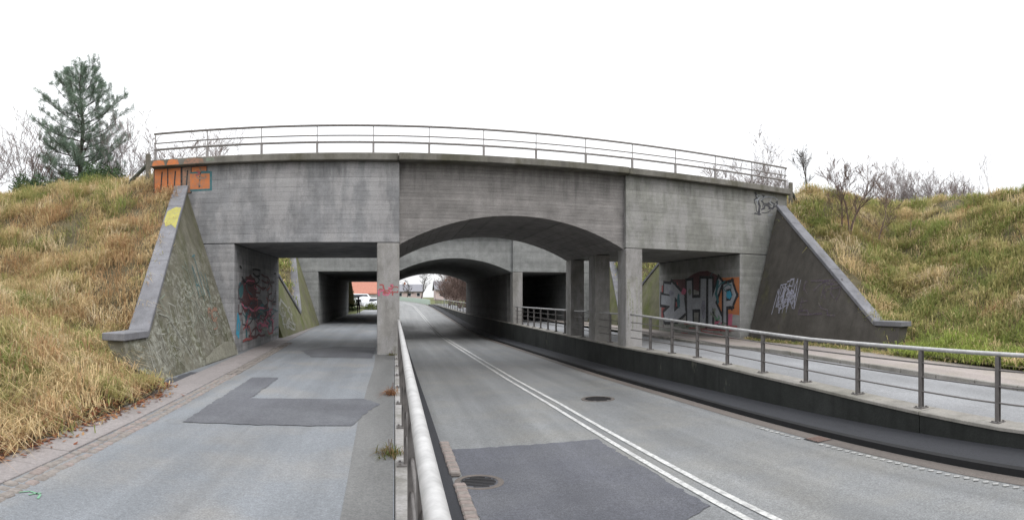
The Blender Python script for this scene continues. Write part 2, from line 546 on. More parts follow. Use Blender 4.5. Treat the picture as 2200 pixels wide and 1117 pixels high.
# left sidewalk slabs, granite setts beside them
xs_l = lambda y: -3.08 - 0.042 * (y - 4)
yaw = math.atan(0.042)
slab_me = []
for k in range(4):
    v, f = bevelled(boxv(-0.325, 0.325, -0.296, 0.296, -0.05, 0.0), BOXF, 0.006)
    m_ = bpy.data.meshes.new('paving_slab')
    m_.from_pydata(v, [], f)
    m_.materials.append(M['sidewalk'])
    slab_me.append(m_)
for k in range(58):
    y = 1.0 + k * 0.6
    o = link('paving_slab', slab_me[k % 4], path_l, (xs_l(y) - 0.46, y, 0.016 + R.uniform(-.004, .004)))
    o.rotation_euler = (R.uniform(-.006, .006), R.uniform(-.006, .006), yaw + R.uniform(-.006, .006))
sett_me = []
for k in range(6):
    a, b = R.uniform(.05, .06), R.uniform(.05, .065)
    v, f = bevelled(boxv(-a, a, -b, b, -0.06, 0.0), BOXF, 0.014)
    m_ = bpy.data.meshes.new('granite_sett')
    m_.from_pydata(v, [], f)
    m_.materials.append(M['sett'] if k % 3 else M['sett_b'])
    sett_me.append(m_)
acc = Acc()
for k in range(150):
    y = 1.6 + k * 0.135
    for q in range(2):
        x = xs_l(y) - 0.055 + q * 0.13 + R.uniform(-.01, .01)
        z = 0.012 + R.uniform(-.006, .008)
        if y < 12.5:
            o = link('granite_sett', sett_me[R.randrange(6)], path_l, (x, y + R.uniform(-.01, .01), z))
            o.rotation_euler.z = yaw + R.uniform(-.08, .08)
        else:
            acc.box(x - .055, x + .055, y - .06, y + .06, -.05, z)
tag(acc.obj('far_setts', M['sett'], path_l), kind='stuff')

# asphalt repairs on the left path
sheet('dark_repair', [(-2.74, 7.5), (-2.9, 12.1), (-2.36, 12.2), (-2.32, 9.6), (-0.5, 9.8), (-0.22, 9.3), (-0.45, 8.4), (-0.55, 7.72)], z_lp, 0.008, M['patch'], path_l)
sheet('dark_repair', [(-4.0, 9.3), (-3.95, 12.6), (-4.42, 12.6), (-4.4, 9.9)], z_lp, 0.006, M['patch_dark'], path_l)
sheet('dark_repair', [(-2.9, 18.6), (-2.3, 16.6), (-0.6, 16.4), (-0.6, 20), (-2.0, 20.3)], z_lp, 0.006, M['patch'], path_l)
# small green survey mark sprayed on the path
acc = Acc()
for pts in ([(-2.98, 4.12), (-2.9, 4.22), (-2.78, 4.2), (-2.74, 4.1)], [(-2.86, 4.14), (-2.8, 4.24)]):
    for (x, y), (x2, y2) in zip(pts, pts[1:]):
        d = Vector((x2 - x, y2 - y)).normalized()
        nx_, ny_ = -d.y * .01, d.x * .01
        acc.add([(x + nx_, y + ny_, .006), (x - nx_, y - ny_, .006), (x2 - nx_, y2 - ny_, .006), (x2 + nx_, y2 + ny_, .006)], [(0, 1, 2, 3)])
acc.obj('sprayed_mark', M['g_green'], path_l)

# road: repair, double centre line, gutter, edge dots, manholes
sheet('dark_repair', [(0.84, 8.9), (3.16, 9.08), (3.2, 5.55), (2.78, 5.3), (1.5, 5.35), (0.84, 5.0)], z_road, 0.007, M['road_patch'], road)
for xc in (3.3, 3.53):
    ribbon('centre_line', lambda y: xc - 0.042 + bend(y), lambda y: xc + 0.042 + bend(y), ysn, z_road, 0.009, M['line'], road)
ribbon('gutter_strip', lambda y: 6.04 + bend(y), lambda y: 6.3 + bend(y), ysn, z_road, 0.005, M['gutter'], road)
v, f = bevelled(boxv(-0.026, 0.026, -0.034, 0.034, 0, 0.012), BOXF, 0.003)
dme = bpy.data.meshes.new('edge_dash')
dme.from_pydata(v, [], f)
dme.materials.append(M['dash'])
for k in range(44):
    y = 2.6 + k * 0.14
    if 7.0 < y < 7.45:
        continue
    o = link('edge_dash', dme, road, (5.93 + R.uniform(-.01, .01) - max(0, y - 6) * 0.012, y, z_road(y) + 0.003))
    o.rotation_euler.z = R.uniform(-.2, .2) + 0.5
# pinkish sett kerb between the road and the left retaining wall
for k in range(58):
    y = 3.0 + k * 0.108
    if 7.0 < y < 7.5:
        continue
    o = link('kerb_sett', sett_me[[2, 0, 5, 3][k % 4]], road, (0.76 + R.uniform(-.006, .006), y, z_road(y) + 0.06))
    o.scale = (1.35, 0.86, 1)
ribbon('verge_ledge', lambda y: 0.25, lambda y: 0.7, frange(-14, 62, 2), z_road, 0.03, M['ledge'], road)


def disc(r, n=28):
    return [(r * math.cos(2 * math.pi * k / n), r * math.sin(2 * math.pi * k / n)) for k in range(n)]


def manhole(x, y, r, label):
    t = thing('manhole_cover', label, 'manhole', (x, y, z_road(y)), 'manhole covers in the road')
    n = 28
    o, i_ = disc(r + .07), disc(r)
    z = z_road(y) + .012
    v = [(x + a, y + b, z) for a, b in o] + [(x + a, y + b, z) for a, b in i_] + [(x + a, y + b, z - .05) for a, b in o]
    f = [(k, (k + 1) % n, n + (k + 1) % n, n + k) for k in range(n)] + [(2 * n + k, 2 * n + (k + 1) % n, (k + 1) % n, k) for k in range(n)]
    mk('frame', v, f, M['gutter'], t)
    a = Acc()
    a.add([(x + p * .97, y + q * .97, z - .008) for p, q in i_], [list(range(n))])
    for k in range(-3, 4):
        h = math.sqrt(max(0, (r * .88) ** 2 - (k * r * .26) ** 2))
        a.box(x - h, x + h, y + k * r * .26 - .016, y + k * r * .26 + .016, z - .008, z + .003)
    a.obj('lid', M['iron'], t)


manhole(4.53, 12.94, 0.31, 'round iron manhole cover in the far lane near the retaining wall')
manhole(1.02, 7.21, 0.23, 'round iron manhole cover in the dark repair beside the pipe railing')
t = thing('gutter_drain', 'small rusty drain grate in the gutter under the dark wall', 'drain', (6.12, 7.25, z_road(7.25)))
a = Acc()
a.box(5.96, 6.28, 7.08, 7.42, z_road(7.25) - .05, z_road(7.25) + .008)
a.obj('frame', M['iron'], t)
a = Acc()
for k in range(6):
    a.box(5.985, 6.255, 7.105 + k * .052, 7.13 + k * .052, z_road(7.25) + .009, z_road(7.25) + .018)
a.obj('grate', M['bark_red'], t)

# left retaining wall (edge of the raised path)
rw = thing('retaining_wall', 'low concrete edge wall carrying the pipe railing beside the left path', 'wall', (0.14, 0, -0.6))
for k, (ya, yb) in enumerate([(-14, -8), (-8, -2), (-2, 4), (4, 10), (10, 17.5), (17.5, 26), (26, 36), (36, 62)]):
    box('wall_panel', 0.008, 0.26, ya + .006, yb - .006, -2.0, 0.012, M['conc_pier'], rw, 0.01)

# right retaining wall: panels, cap, black kerb, dark ledge
rw2 = thing('retaining_wall', 'dark stained retaining wall between the road and the raised right path', 'wall', (7.3, 0, -0.9))
yj = [-12 + 6.0 * k + 0.1 for k in range(13)] + [72, 85, 100, 112]
for ya, yb in zip(yj, yj[1:]):
    ys = frange(ya + .008, yb - .008, 1.5)
    prof = lambda y: [(7.2, -2.4), (7.2, z_rp(y) - .04), (7.55, z_rp(y) - .04), (7.55, -2.4)]
    v, f = [], []
    for y in ys:
        v += [(x, y, z) for x, z in prof(y)]
    for j in range(len(ys) - 1):
        for k in range(3):
            f.append((j * 4 + k, j * 4 + k + 1, (j + 1) * 4 + k + 1, (j + 1) * 4 + k))
    f += [(3, 2, 1, 0), tuple((len(ys) - 1) * 4 + k for k in range(4))]
    mk('wall_panel', v, f, M['wall_dark'], rw2)
    v, f = [], []
    for y in ys:
        v += [(x, y, z_rp(y) + z) for x, z in ((7.18, -.038), (7.18, .006), (7.19, .014), (7.62, .014), (7.62, -.038))]
    for j in range(len(ys) - 1):
        for k in range(5):
            f.append((j * 5 + k, j * 5 + (k + 1) % 5, (j + 1) * 5 + (k + 1) % 5, (j + 1) * 5 + k))
    f += [(4, 3, 2, 1, 0), tuple((len(ys) - 1) * 5 + k for k in range(5))]
    mk('wall_cap', v, f, M['wall_cap'], rw2)
ysl = frange(-14, 112, 2)
v, f = [], []
for y in ysl:
    v += [(6.32, y, z_road(y) - .1), (6.34, y, z_road(y) + .085), (6.42, y, z_road(y) + .1)]
for j in range(len(ysl) - 1):
    for k in range(2):
        f.append((j * 3 + k, j * 3 + k + 1, (j + 1) * 3 + k + 1, (j + 1) * 3 + k))
mk('kerb', v, f, M['kerb_black'], road)
ribbon('ledge', lambda y: 6.42, lambda y: 7.2, ysl, z_road, 0.1, M['ledge'], road)

# ------------------------------------------------------------------ terrain of the banks
def e_left(y):
    if y < 17.2:
        return min(0.72 + (y - 11) * 0.69, 5.45)
    return float(np.interp(y, [17.2, 18.3, 24.0, 30.5, 36.6, 61, 70, 90], [5.0, 5.45, 5.45, 1.3, 5.4, 5.4, 1.0, .6]))


def e_right(y):
    if y < 18.4:
        return min(0.72 + (y - 12.1) * 0.66, 5.5)
    return float(np.interp(y, [18.4, 19.6, 25.4, 31.5, 37, 61, 70, 90], [4.9, 5.45, 5.45, 1.3, 5.4, 5.4, 1.6, 1.2]))


def smax(a, b, k=0.5):
    h = max(0.0, min(1.0, 0.5 + 0.5 * (a - b) / k))
    return b + (a - b) * h + k * h * (1 - h)


def H_left(x, y):
    side = 0.03 + 0.36 * max(0.0, -3.85 - x)
    if y > 18:
        side = -1
    h = smax(e_left(y), side, 0.8)
    h = min(h, 5.45 + 0.03 * h)
    w = min(1.0, max(0.0, (-3.9 - x)) / 0.8)
    return max(h, 0.02) + w * (0.22 * fbm(x, y, .5) + 0.09 * fbm(x, y, 1.7, 5))


def H_right(x, y):
    b = z_rp(y) + 0.09
    side = b + 0.06 * max(0, x - 11.6) + 0.6 * max(0.0, x - 12.9)
    if y > 19:
        side = max(-1, side - (y - 19) * 1.2)
    er = e_right(y) + 0.5 * max(0.0, min(1.0, (x - 14.6) / 1.5)) * max(0.0, min(1.0, (y - 15) / 4.0))
    h = smax(er, side, 0.8) if y > 10 else smax(side, b, .3)
    h = min(h, 5.78 + 0.03 * h)
    w = min(1.0, max(0.0, (x - 11.9)) / 0.8)
    return max(h, b) + w * (0.25 * fbm(x, y, .5, 3) + 0.09 * fbm(x, y, 1.7, 8))


def xe_left(y):
    if y < 9.9:
        return -3.80 - 0.025 * (y - 5)
    if y < 17.4:
        return -4.74 - 0.33 * max(0.1, e_left(y))
    if y < 24.2:
        return -7.1
    if y < 36.5:
        return -4.74 - 0.33 * e_left(y)
    if y < 61.5:
        return -7.1
    return -4.6


def xe_right(y):
    if y < 10.9:
        return 11.72
    if y < 18.5:
        return 12.36 + 0.27 * max(0.1, e_right(y))
    if y < 25.5:
        return 14.2
    if y < 37:
        return 12.36 + 0.27 * e_right(y)
    if y < 61.5:
        return 14.2
    return 12.0


S = [0, .15, .35, .6, .9, 1.3, 1.7, 2.2, 2.7, 3.3, 4, 4.7, 5.5, 6.3, 7.2, 8.2, 9.3, 10.5, 12, 14, 17, 21, 27, 36, 50, 75]
for side, nm in ((-1, 'left_bank'), (1, 'right_bank')):
    ys = frange(-14, 9.6, .6) + [9.89, 9.92] + frange(10.3, 17.3, .45) + [17.38, 17.42] + frange(17.8, 24.1, .7) + [24.19, 24.22] + frange(25, 36, .8) + [36.48, 36.52, 40, 46, 52, 58, 61.4, 61.6, 64, 67, 70, 76, 84, 92]
    if side == 1:
        ys = frange(-14, 10.6, .6) + [10.88, 10.92] + frange(11.3, 18.2, .45) + [18.48, 18.52] + frange(19, 25.2, .7) + [25.49, 25.52] + frange(26, 36.6, .8) + [36.98, 37.02, 40, 46, 52, 58, 61.4, 61.6, 64, 67, 70, 76, 84, 92]
    v, f = [], []
    for y in ys:
        x0 = xe_left(y) if side < 0 else xe_right(y)
        for s in S:
            x = x0 + side * s
            v.append((x, y, H_left(x, y) if side < 0 else H_right(x, y)))
    n = len(S)
    for j in range(len(ys) - 1):
        for k in range(n - 1):
            q = (j * n + k, j * n + k + 1, (j + 1) * n + k + 1, (j + 1) * n + k)
            f.append(q if side > 0 else q[::-1])
    tag(mk(nm, v, f, M['earth'], smooth=True), kind='structure')

# ------------------------------------------------------------------ bridges
LIN, SB, ST = 3.24, 5.59, 5.8


def arch_block(name, x0, x1, v0, v1, ztop, zs, rise, fn, mat, parent, n=28):
    R_ = ((x1 - x0) ** 2 / 4 + rise ** 2) / (2 * rise)
    cz = zs + rise - R_
    pts = []
    for k in range(n + 1):
        x = x0 + (x1 - x0) * k / n
        pts.append((x, cz + math.sqrt(R_ ** 2 - (x - (x0 + x1) / 2) ** 2)))
    v, f = [], []
    for d in (v0, v1):
        v += [fn(x, d, z) for x, z in pts] + [fn(x, d, ztop) for x, z in pts]
    m = n + 1
    for k in range(n):
        f.append((k, k + 1, m + k + 1, m + k))
        f.append((2 * m + k + 1, 2 * m + k, 3 * m + k, 3 * m + k + 1))
        f.append((k + 1, k, 2 * m + k, 2 * m + k + 1))
        f.append((m + k, m + k + 1, 3 * m + k + 1, 3 * m + k))
    f += [(0, m, 3 * m, 2 * m), (n, 2 * m + n, 3 * m + n, m + n)]
    return mk(name, v, f, mat, parent)


def bridge(label, fn, dep, XL, XP0, XP1, XQ0, XQ1, XR, XA, XB, mats, cols, rise=0.92):
    """XL left end, XA left opening edge, XP left pier, XQ right pier, XB right opening edge, XR right end"""
    c = fn(3.7, dep / 2, 0)
    t = thing('concrete_bridge', label, 'bridge', (c[0], c[1], 0))
    ml, mm, mr, mp, ms = mats
    g = 0.012
    box('abutment', XL, XA, 0, dep, -2.2, LIN - g, mats[0], t, 0.015, fn)
    box('abutment', XB, XR, 0, dep, -2.2, LIN - g, mats[2], t, 0.015, fn)
    # recessed joints
    box('joint', XL + .03, XA - .03, 0.03, dep - .03, LIN - g, LIN + g, M['g_greyblack'], t, 0, fn)
    box('joint', XB + .03, XR - .03, 0.03, dep - .03, LIN - g, LIN + g, M['g_greyblack'], t, 0, fn)
    box('side_span', XL, XP1, 0, dep, LIN + g, SB, ml, t, 0.012, fn)
    box('side_span', XQ0, XR, 0, dep, LIN + g, SB, mr, t, 0.012, fn)
    arch_block('arch_span', XP1 + .003, XQ0 - .003, 0.17, dep - .17, SB, LIN - .03, rise, fn, mm, t)
    for x0, x1 in ((XP0, XP1), (XQ0, XQ1)):
        for v0, ln in cols:
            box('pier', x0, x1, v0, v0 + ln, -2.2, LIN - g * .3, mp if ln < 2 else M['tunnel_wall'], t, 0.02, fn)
    # deck slab in segments with joints
    segs = [XL - .06, XP1 - .02, XQ0 + .02, XR + .06]
    for a, b, o in zip(segs, segs[1:], (0.2, 0.3, 0.24)):
        box('deck_slab', a + .008, b - .008, -o, dep + o, SB + .001, ST, ms, t, 0.02, fn)
    return t


b1 = bridge('nearer concrete arch bridge with orange graffiti and steel top railing', f1, DEP1,
            -7.15, -0.5, 0.15, 7.28, 7.88, 14.1, -4.66, 11.84,
            (M['conc_left'], M['conc_mid'], M['conc_right'], M['conc_pier'], M['conc_slab']), ((0.0, .74), (3.05, .74), (6.15, .74)))
b2 = bridge('farther wide concrete arch bridge seen through the openings of the nearer one', f2, DEP2,
            -7.15, -0.5, 0.15, 7.28, 7.9, 14.1, -4.62, 11.2,
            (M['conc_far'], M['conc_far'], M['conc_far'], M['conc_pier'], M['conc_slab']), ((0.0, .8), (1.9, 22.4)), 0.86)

# the rail deck ballast on both bridges
for fn, dep, par in ((f1, DEP1, b1), (f2, DEP2, b2)):
    box('track_ballast', -7.0, 13.9, 0.6, dep - .6, ST + .001, ST + .22, M['sett'], par, 0.1, fn)


# ------------------------------------------------------------------ wing walls
def wing(name, label, side, x0, bat, ya, yb, yend, ztop, zlow, mat, base=-0.6, thick=0.34):
    """battered wall: ya at the bridge face (top z = ztop), slopes to zlow at yb, then flat to yend"""
    c = thing(name, label, 'wall', (x0, (ya + yend) / 2, 0))
    X = lambda z: x0 + side * bat * z
    prof = [(ya, base), (ya, ztop), (yb, zlow), (yend, zlow), (yend, base)]
    v = [(X(z), y, z) for y, z in prof] + [(X(z) + side * thick, y, z) for y, z in prof]
    f = [(0, 1, 2, 3, 4), (9, 8, 7, 6, 5)] + [(k, 5 + k, 5 + (k + 1) % 5, (k + 1) % 5) for k in range(5)]
    vv, ff = bevelled(v, f, 0.012)
    mk('wall_face', vv, ff, mat, c)
    # coping stones lie on the sloping top; split in three, then a level end stone
    w0, w1, th = -0.06, thick + 0.06, 0.15
    L_ = [(ya - (.02 if ya > yb else -.02), ztop), (ya + (yb - ya) * .2, ztop + (zlow - ztop) * .2), (ya + (yb - ya) * .62, ztop + (zlow - ztop) * .62), (yb, zlow)]

    def stone(p, q, nm):
        (y0, z0), (y1, z1) = p, q
        d = Vector((0, y1 - y0, z1 - z0)).normalized()
        y0, z0, y1, z1 = y0 + d.y * .012, z0 + d.z * .012, y1 - d.y * .012, z1 - d.z * .012
        vs = []
        for z_off in (0.004, th):
            for (y, z) in ((y0, z0), (y1, z1)):
                vs += [(X(z) + side * w0, y, z + z_off), (X(z) + side * w1, y, z + z_off)]
        fs = [(0, 1, 3, 2), (4, 6, 7, 5), (0, 4, 5, 1), (2, 3, 7, 6), (0, 2, 6, 4), (1, 5, 7, 3)]
        a_, b_ = bevelled(vs, fs, 0.015)
        return mk(nm, a_, b_, M['coping'], c)
    cs = [stone(p, q, 'coping_stone') for p, q in zip(L_, L_[1:])]
    s = 1 if yend > yb else -1
    cs.append(stone((yb - s * .0, zlow), (yend + s * .1, zlow), 'coping_stone'))
    return c, X, cs


wl, XL_, csl = wing('wing_wall', 'olive mossy sloping wing wall with white scribbles left of the path', -1, -4.5, .33, 17.1, 11.0, 9.95, 4.88, .85, M['wing_left'])
wr_, XR_, csr = wing('wing_wall', 'dark stained sloping wing wall with white tag right of the right path', 1, 12.1, .27, 18.35, 12.1, 11.15, 5.0, .84, M['wing_right'])
wing('wing_wall', 'green wing wall behind the nearer bridge, seen through the left opening', -1, -4.5, .33, 24.2, 30.3, 30.4, 4.88, .85, M['wing_green'])
wing('wing_wall', 'green wing wall before the farther bridge, left of the path', -1, -4.5, .33, 36.3, 30.6, 30.5, 4.88, .85, M['wing_green'])
wing('wing_wall', 'green wing wall behind the nearer bridge, seen through the right opening', 1, 12.1, .27, 25.4, 31.3, 31.4, 4.95, .85, M['wing_green'])
wing('wing_wall', 'green wing wall before the farther bridge, beyond the right columns', 1, 12.1, .27, 36.7, 31.6, 31.5, 4.95, .85, M['wing_green'])

# ------------------------------------------------------------------ graffiti as flat paint on the surfaces
class Decal:
    """flat shapes in (u, v) on a plane; every shape sits a little above the last"""
    def __init__(s, fn, mats, step=0.00008):
        s.fn, s.mats, s.step, s.h, s.a = fn, mats, step, 0.002, Acc()

    def poly(s, pts, m):
        s.h += s.step
        s.a.add([s.fn(u, v, s.h) for u, v in pts], [list(range(len(pts)))], s.mats.index(m))

    def stroke(s, pts, w, m, cap=True):
        for (u, v), (u2, v2) in zip(pts, pts[1:]):
            d = Vector((u2 - u, v2 - v))
            if d.length < 1e-6:
                continue
            d.normalize()
            e = d * (w * .45 if cap else 0)
            nx_, ny_ = -d.y * w / 2, d.x * w / 2
            s.poly([(u - e.x + nx_, v - e.y + ny_), (u - e.x - nx_, v - e.y - ny_), (u2 + e.x - nx_, v2 + e.y - ny_), (u2 + e.x + nx_, v2 + e.y + ny_)], m)

    def scribble(s, u0, u1, v0, v1, k, w, ms, seed, curl=.35):
        r = random.Random(seed)
        for _ in range(k):
            u, v = r.uniform(u0, u1), r.uniform(v0, v1)
            a = r.uniform(0, 6.28)
            pts = [(u, v)]
            for _ in range(r.randint(3, 8)):
                a += r.uniform(-1.3, 1.3)
                u = min(u1, max(u0, u + curl * (u1 - u0) * .3 * math.cos(a)))
                v = min(v1, max(v0, v + curl * (v1 - v0) * .3 * math.sin(a)))
                pts.append((u, v))
            s.stroke(pts, w * r.uniform(.6, 1.3), r.choice(ms))

    def tags(s, u0, u1, v0, v1, n, w, ms, seed):
        """a row of quick angular hand-written letters"""
        r = random.Random(seed)
        G = [[(0, 0), (.1, 1), (.9, .55), (.15, .4), (.9, 0)], [(.9, .9), (.1, .8), (.1, .1), (.9, 0)], [(0, 0), (.45, 1), (.9, 0), (.65, .4), (.2, .4)], [(0, 1), (.45, 0), (.9, 1)],
             [(0, 0), (0, 1), (.9, .1), (.9, 1)], [(.9, .95), (.1, .8), (.8, .4), (.05, 0)], [(0, 1), (.9, 1), (.4, 1), (.4, 0)], [(0, 0), (.1, 1), (.85, .8), (.8, .2), (0, 0)]]
        m = r.choice(ms)
        for k in range(n):
            a, b = u0 + (u1 - u0) * k / n, (u1 - u0) / n * 1.1
            dv, hh = r.uniform(-.1, .1) * (v1 - v0), r.uniform(.75, 1.15) * (v1 - v0)
            if r.random() < .3:
                m = r.choice(ms)
            s.stroke([(a + b * (p + r.uniform(-.1, .1) + .15 * q), v0 + dv + hh * (q + r.uniform(-.06, .06))) for p, q in r.choice(G)], w * r.uniform(.8, 1.2), m)

    def blob(s, u, v, ru, rv, m, seed=0, n=14):
        r = random.Random(seed)
        s.poly([(u + ru * math.cos(6.283 * k / n) * r.uniform(.75, 1.15), v + rv * math.sin(6.283 * k / n) * r.uniform(.75, 1.15)) for k in range(n)], m)

    def obj(s, name, parent):
        return s.a.obj(name, [M['g_' + m] for m in s.mats], parent)


# big piece on the right abutment side: silver letters D H K P on red and orange
xa = 11.84
fr = lambda u, v, h: (xa - h, Y1 + SK1 * xa + DEP1 - u, v)
d = Decal(fr, ['silver', 'black', 'red', 'orange', 'cyan', 'teal', 'lilac', 'pink', 'palegreen', 'white', 'darkred', 'green'])
d.blob(1.9, 2.05, 1.7, .42, 'darkred', 5)
d.blob(4.2, 2.3, 1.5, .4, 'darkred', 6)
d.poly([(.25, .7), (.3, 2.2), (1.9, 2.32), (2.2, 1.6), (1.9, .75)], 'red')
d.poly([(5.35, 1.05), (5.5, 2.4), (6.86, 2.4), (6.86, 1.02)], 'orange')
d.poly([(6.05, .55), (6.1, 1.05), (6.4, 1.05), (6.35, .55)], 'pink')


def letter(strokes, w, m='silver', o='black', ow=.13):
    for st in strokes:
        d.stroke(st, w + ow * 2, o)
    for st in strokes:
        d.stroke(st, w, m)


letter([[(.8, .85), (1.35, 1.1), (1.45, 2.0), (.75, 2.05)], [(1.4, 2.05), (2.3, 1.6), (2.4, 1.15), (1.6, .8), (.8, .8)], [(.45, 1.55), (1.2, 1.5)]], .44)
letter([[(3.05, .75), (3.0, 2.15)], [(4.15, .7), (4.2, 2.2)], [(3.05, 1.4), (4.15, 1.42)]], .46)
letter([[(4.75, .7), (4.75, 2.25)], [(4.95, 1.45), (5.45, 2.2)], [(4.95, 1.45), (5.6, .7)]], .3)
letter([[(5.85, .65), (5.85, 2.05), (6.3, 2.1), (6.52, 1.75), (6.3, 1.45), (5.9, 1.42)]], .2)
d.blob(6.15, 1.75, .2, .17, 'cyan', 3)
d.blob(2.0, 1.5, .14, .36, 'teal', 2)
d.blob(1.3, 1.85, .3, .12, 'lilac', 8)
d.blob(3.05, 1.9, .17, .14, 'palegreen', 9)
d.blob(4.2, 1.2, .16, .4, 'lilac', 10)
d.blob(2.5, 1.9, .22, .16, 'pink', 11)
d.stroke([(5.35, 2.25), (5.2, 1.8), (5.35, 1.5)], .16, 'teal')
d.scribble(4.8, 6.2, .55, 1.2, 8, .07, ['pink', 'green', 'palegreen', 'silver'], 4)
d.scribble(4.6, 6.3, 1.9, 2.7, 5, .05, ['teal', 'darkred', 'black'], 14)
d.scribble(.5, 6.7, .15, .6, 14, .05, ['red', 'green', 'palegreen', 'darkred'], 15)
d.obj('graffiti', b1)['label'] = 'silver graffiti letters outlined in black on red and orange'

# left abutment side: smeared dark red, teal and blue
fl = lambda u, v, h: (-4.66 + h, Y1 + SK1 * -4.66 + u, v)
d = Decal(fl, ['darkred', 'teal', 'cyan', 'purple', 'red', 'black', 'pink', 'palegreen'])
d.blob(1.9, 1.75, 1.1, .75, 'darkred', 21, 22)
d.blob(3.0, 1.3, 1.3, .35, 'purple', 22, 18)
d.blob(.75, 1.9, .32, .26, 'teal', 23)
d.blob(3.8, 1.25, .45, .18, 'teal', 24)
d.blob(4.6, 1.15, .5, .25, 'purple', 31)
d.stroke([(.42, 1.1), (.3, .6), (.5, .5), (.62, .85), (.42, 1.1)], .16, 'cyan')
d.stroke([(1.45, 1.1), (1.5, .45)], .2, 'teal')
d.scribble(.5, 5.6, .3, 2.2, 36, .06, ['darkred', 'purple', 'pink', 'teal', 'red'], 25)
d.scribble(.6, 6.2, 1.4, 2.6, 14, .07, ['darkred', 'black', 'purple'], 26)
d.scribble(3.0, 6.6, .2, 1.2, 16, .05, ['palegreen', 'teal', 'pink'], 27)
d.obj('graffiti', b1)['label'] = 'smeared dark red and blue graffiti on abutment side'

# orange block letters over the left end of the bridge face and slab edge
ff_ = lambda u, v, h: (u, Y1 + SK1 * u - h, v)
d = Decal(ff_, ['orange', 'black', 'salmon', 'teal', 'red'])
for (a, b, c, e_, m) in ((-7.12, -6.72, 4.7, 5.57, 'orange'), (-6.68, -6.3, 4.85, 5.57, 'orange'), (-6.24, -5.98, 4.8, 5.57, 'salmon'), (-5.95, -5.5, 4.88, 5.57, 'orange')):
    d.poly([(a - .03, c - .04), (b + .03, c - .04), (b + .03, e_), (a - .03, e_)], 'black')
    d.poly([(a, c), (b, c), (b, e_ - .01), (a, e_ - .02)], m)
d.poly([(-6.0, 4.83), (-5.33, 4.83), (-5.33, 5.4), (-5.6, 5.43), (-6.0, 5.4)], 'teal')
d.poly([(-6.0, 4.89), (-5.4, 4.89), (-5.4, 5.34), (-6.0, 5.36)], 'orange')
for u in (-6.92, -6.5, -6.12, -5.72):
    d.stroke([(u, 4.95), (u + .04, 5.45)], .045, 'black')
d.scribble(-6.2, -5.5, 4.9, 5.5, 4, .04, ['red', 'salmon'], 33)
d.obj('graffiti', b1)['label'] = 'orange block graffiti with dark outline'
fs_ = lambda u, v, h: (u, Y1 + SK1 * u - .2 - h, v)
d = Decal(fs_, ['orange', 'black', 'salmon', 'palegreen'])
for (a, b, m) in ((-7.13, -6.72, 'orange'), (-6.66, -6.28, 'orange'), (-6.14, -5.52, 'salmon')):
    d.poly([(a, 5.62), (b, 5.62), (b - .03, 5.75), ((a + b) / 2, 5.785), (a + .05, 5.76)], m)
d.poly([(-5.45, 5.66), (-5.2, 5.66), (-5.22, 5.76), (-5.44, 5.76)], 'palegreen')
d.obj('graffiti', b1)
# red tag and drips on the left pier, white drips on the right pier, black tag at the right end
fp = lambda u, v, h: (u, Y1 + SK1 * u - h, v)
d = Decal(fp, ['red', 'pink', 'palegreen'])
d.scribble(-.46, -.05, 1.72, 2.02, 9, .035, ['red', 'pink'], 41, .6)
d.scribble(-.3, .1, 1.78, 1.98, 4, .03, ['red'], 42, .6)
d.obj('graffiti', b1)['label'] = 'small red tag'
d = Decal(fp, ['worn', 'silver'])
r_ = random.Random(3)
for k in range(16):
    u = 7.33 + r_.random() * .5
    v1_ = r_.uniform(1.2, 2.4)
    d.stroke([(u, v1_), (u + r_.uniform(-.02, .02), v1_ - r_.uniform(.2, .9))], r_.uniform(.012, .045), 'worn')
d.obj('graffiti', b1)
d = Decal(fp, ['greyblack', 'silver'])
d.stroke([(12.55, 5.5), (12.75, 5.05), (12.7, 4.75)], .1, 'greyblack')
d.scribble(12.5, 13.6, 4.75, 5.45, 14, .05, ['greyblack', 'greyblack', 'silver'], 43, .5)
d.obj('graffiti', b1)['label'] = 'black scribbled tag'
# scribbles on the left wing wall
nl = Vector((1, 0, .33)).normalized()
fw = lambda u, v, h: (XL_(v) + nl.x * h, u, v + nl.z * h)
d = Decal(fw, ['worn', 'palegreen', 'salmon', 'teal', 'pale', 'palewall'])
d.tags(10.9, 13.4, .25, .85, 7, .022, ['worn', 'pale'], 51)
d.tags(12.2, 14.8, .95, 1.75, 6, .026, ['worn', 'palegreen', 'pale'], 52)
d.tags(14.6, 16.5, .7, 1.5, 5, .024, ['worn', 'palegreen'], 53)
d.tags(14.4, 16.2, 1.7, 2.6, 5, .028, ['palegreen', 'worn', 'teal'], 54)
for k in range(2):
    d.tags(11.0 + .5 * k, 13.6 + .7 * k, .2 + .25 * k, .9 + .35 * k, 5, .014, ['worn', 'pale'], 90 + k)
    d.tags(13.6 + .3 * k, 16.4, .6 + .3 * k, 1.4 + .3 * k, 5, .014, ['worn', 'pale', 'palegreen'], 80 + k)
d.stroke([(12.0, 1.3), (12.45, 1.22), (13.3, .3)], .03, 'worn')
d.scribble(15.4, 16.3, .8, 1.35, 6, .05, ['salmon'], 55, .6)
d.poly([(13.9, .02), (15.0, .02), (16.85, .02), (16.8, .4), (16.1, .43), (15.4, .36), (14.9, .31), (14.5, .22), (14.1, .17)], 'palewall')
d.obj('graffiti', wl)['label'] = 'white and green scribbled tags'
# yellow paint on a coping stone of the left wing
st_ = csl[1]
zc = lambda y: 4.88 + (y - 17.1) * (4.03 / 6.1) + .152
fy = lambda u, v, h: (XL_(zc(v) - .152) + .07 - u, v, zc(v) + .003 + h)
d = Decal(fy, ['yellow', 'palegreen'])
d.poly([(.04, 15.75), (.2, 15.8), (.42, 15.6), (.43, 15.1), (.34, 14.8), (.2, 14.9), (.04, 14.7)], 'yellow')
d.obj('yellow_paint', wl)
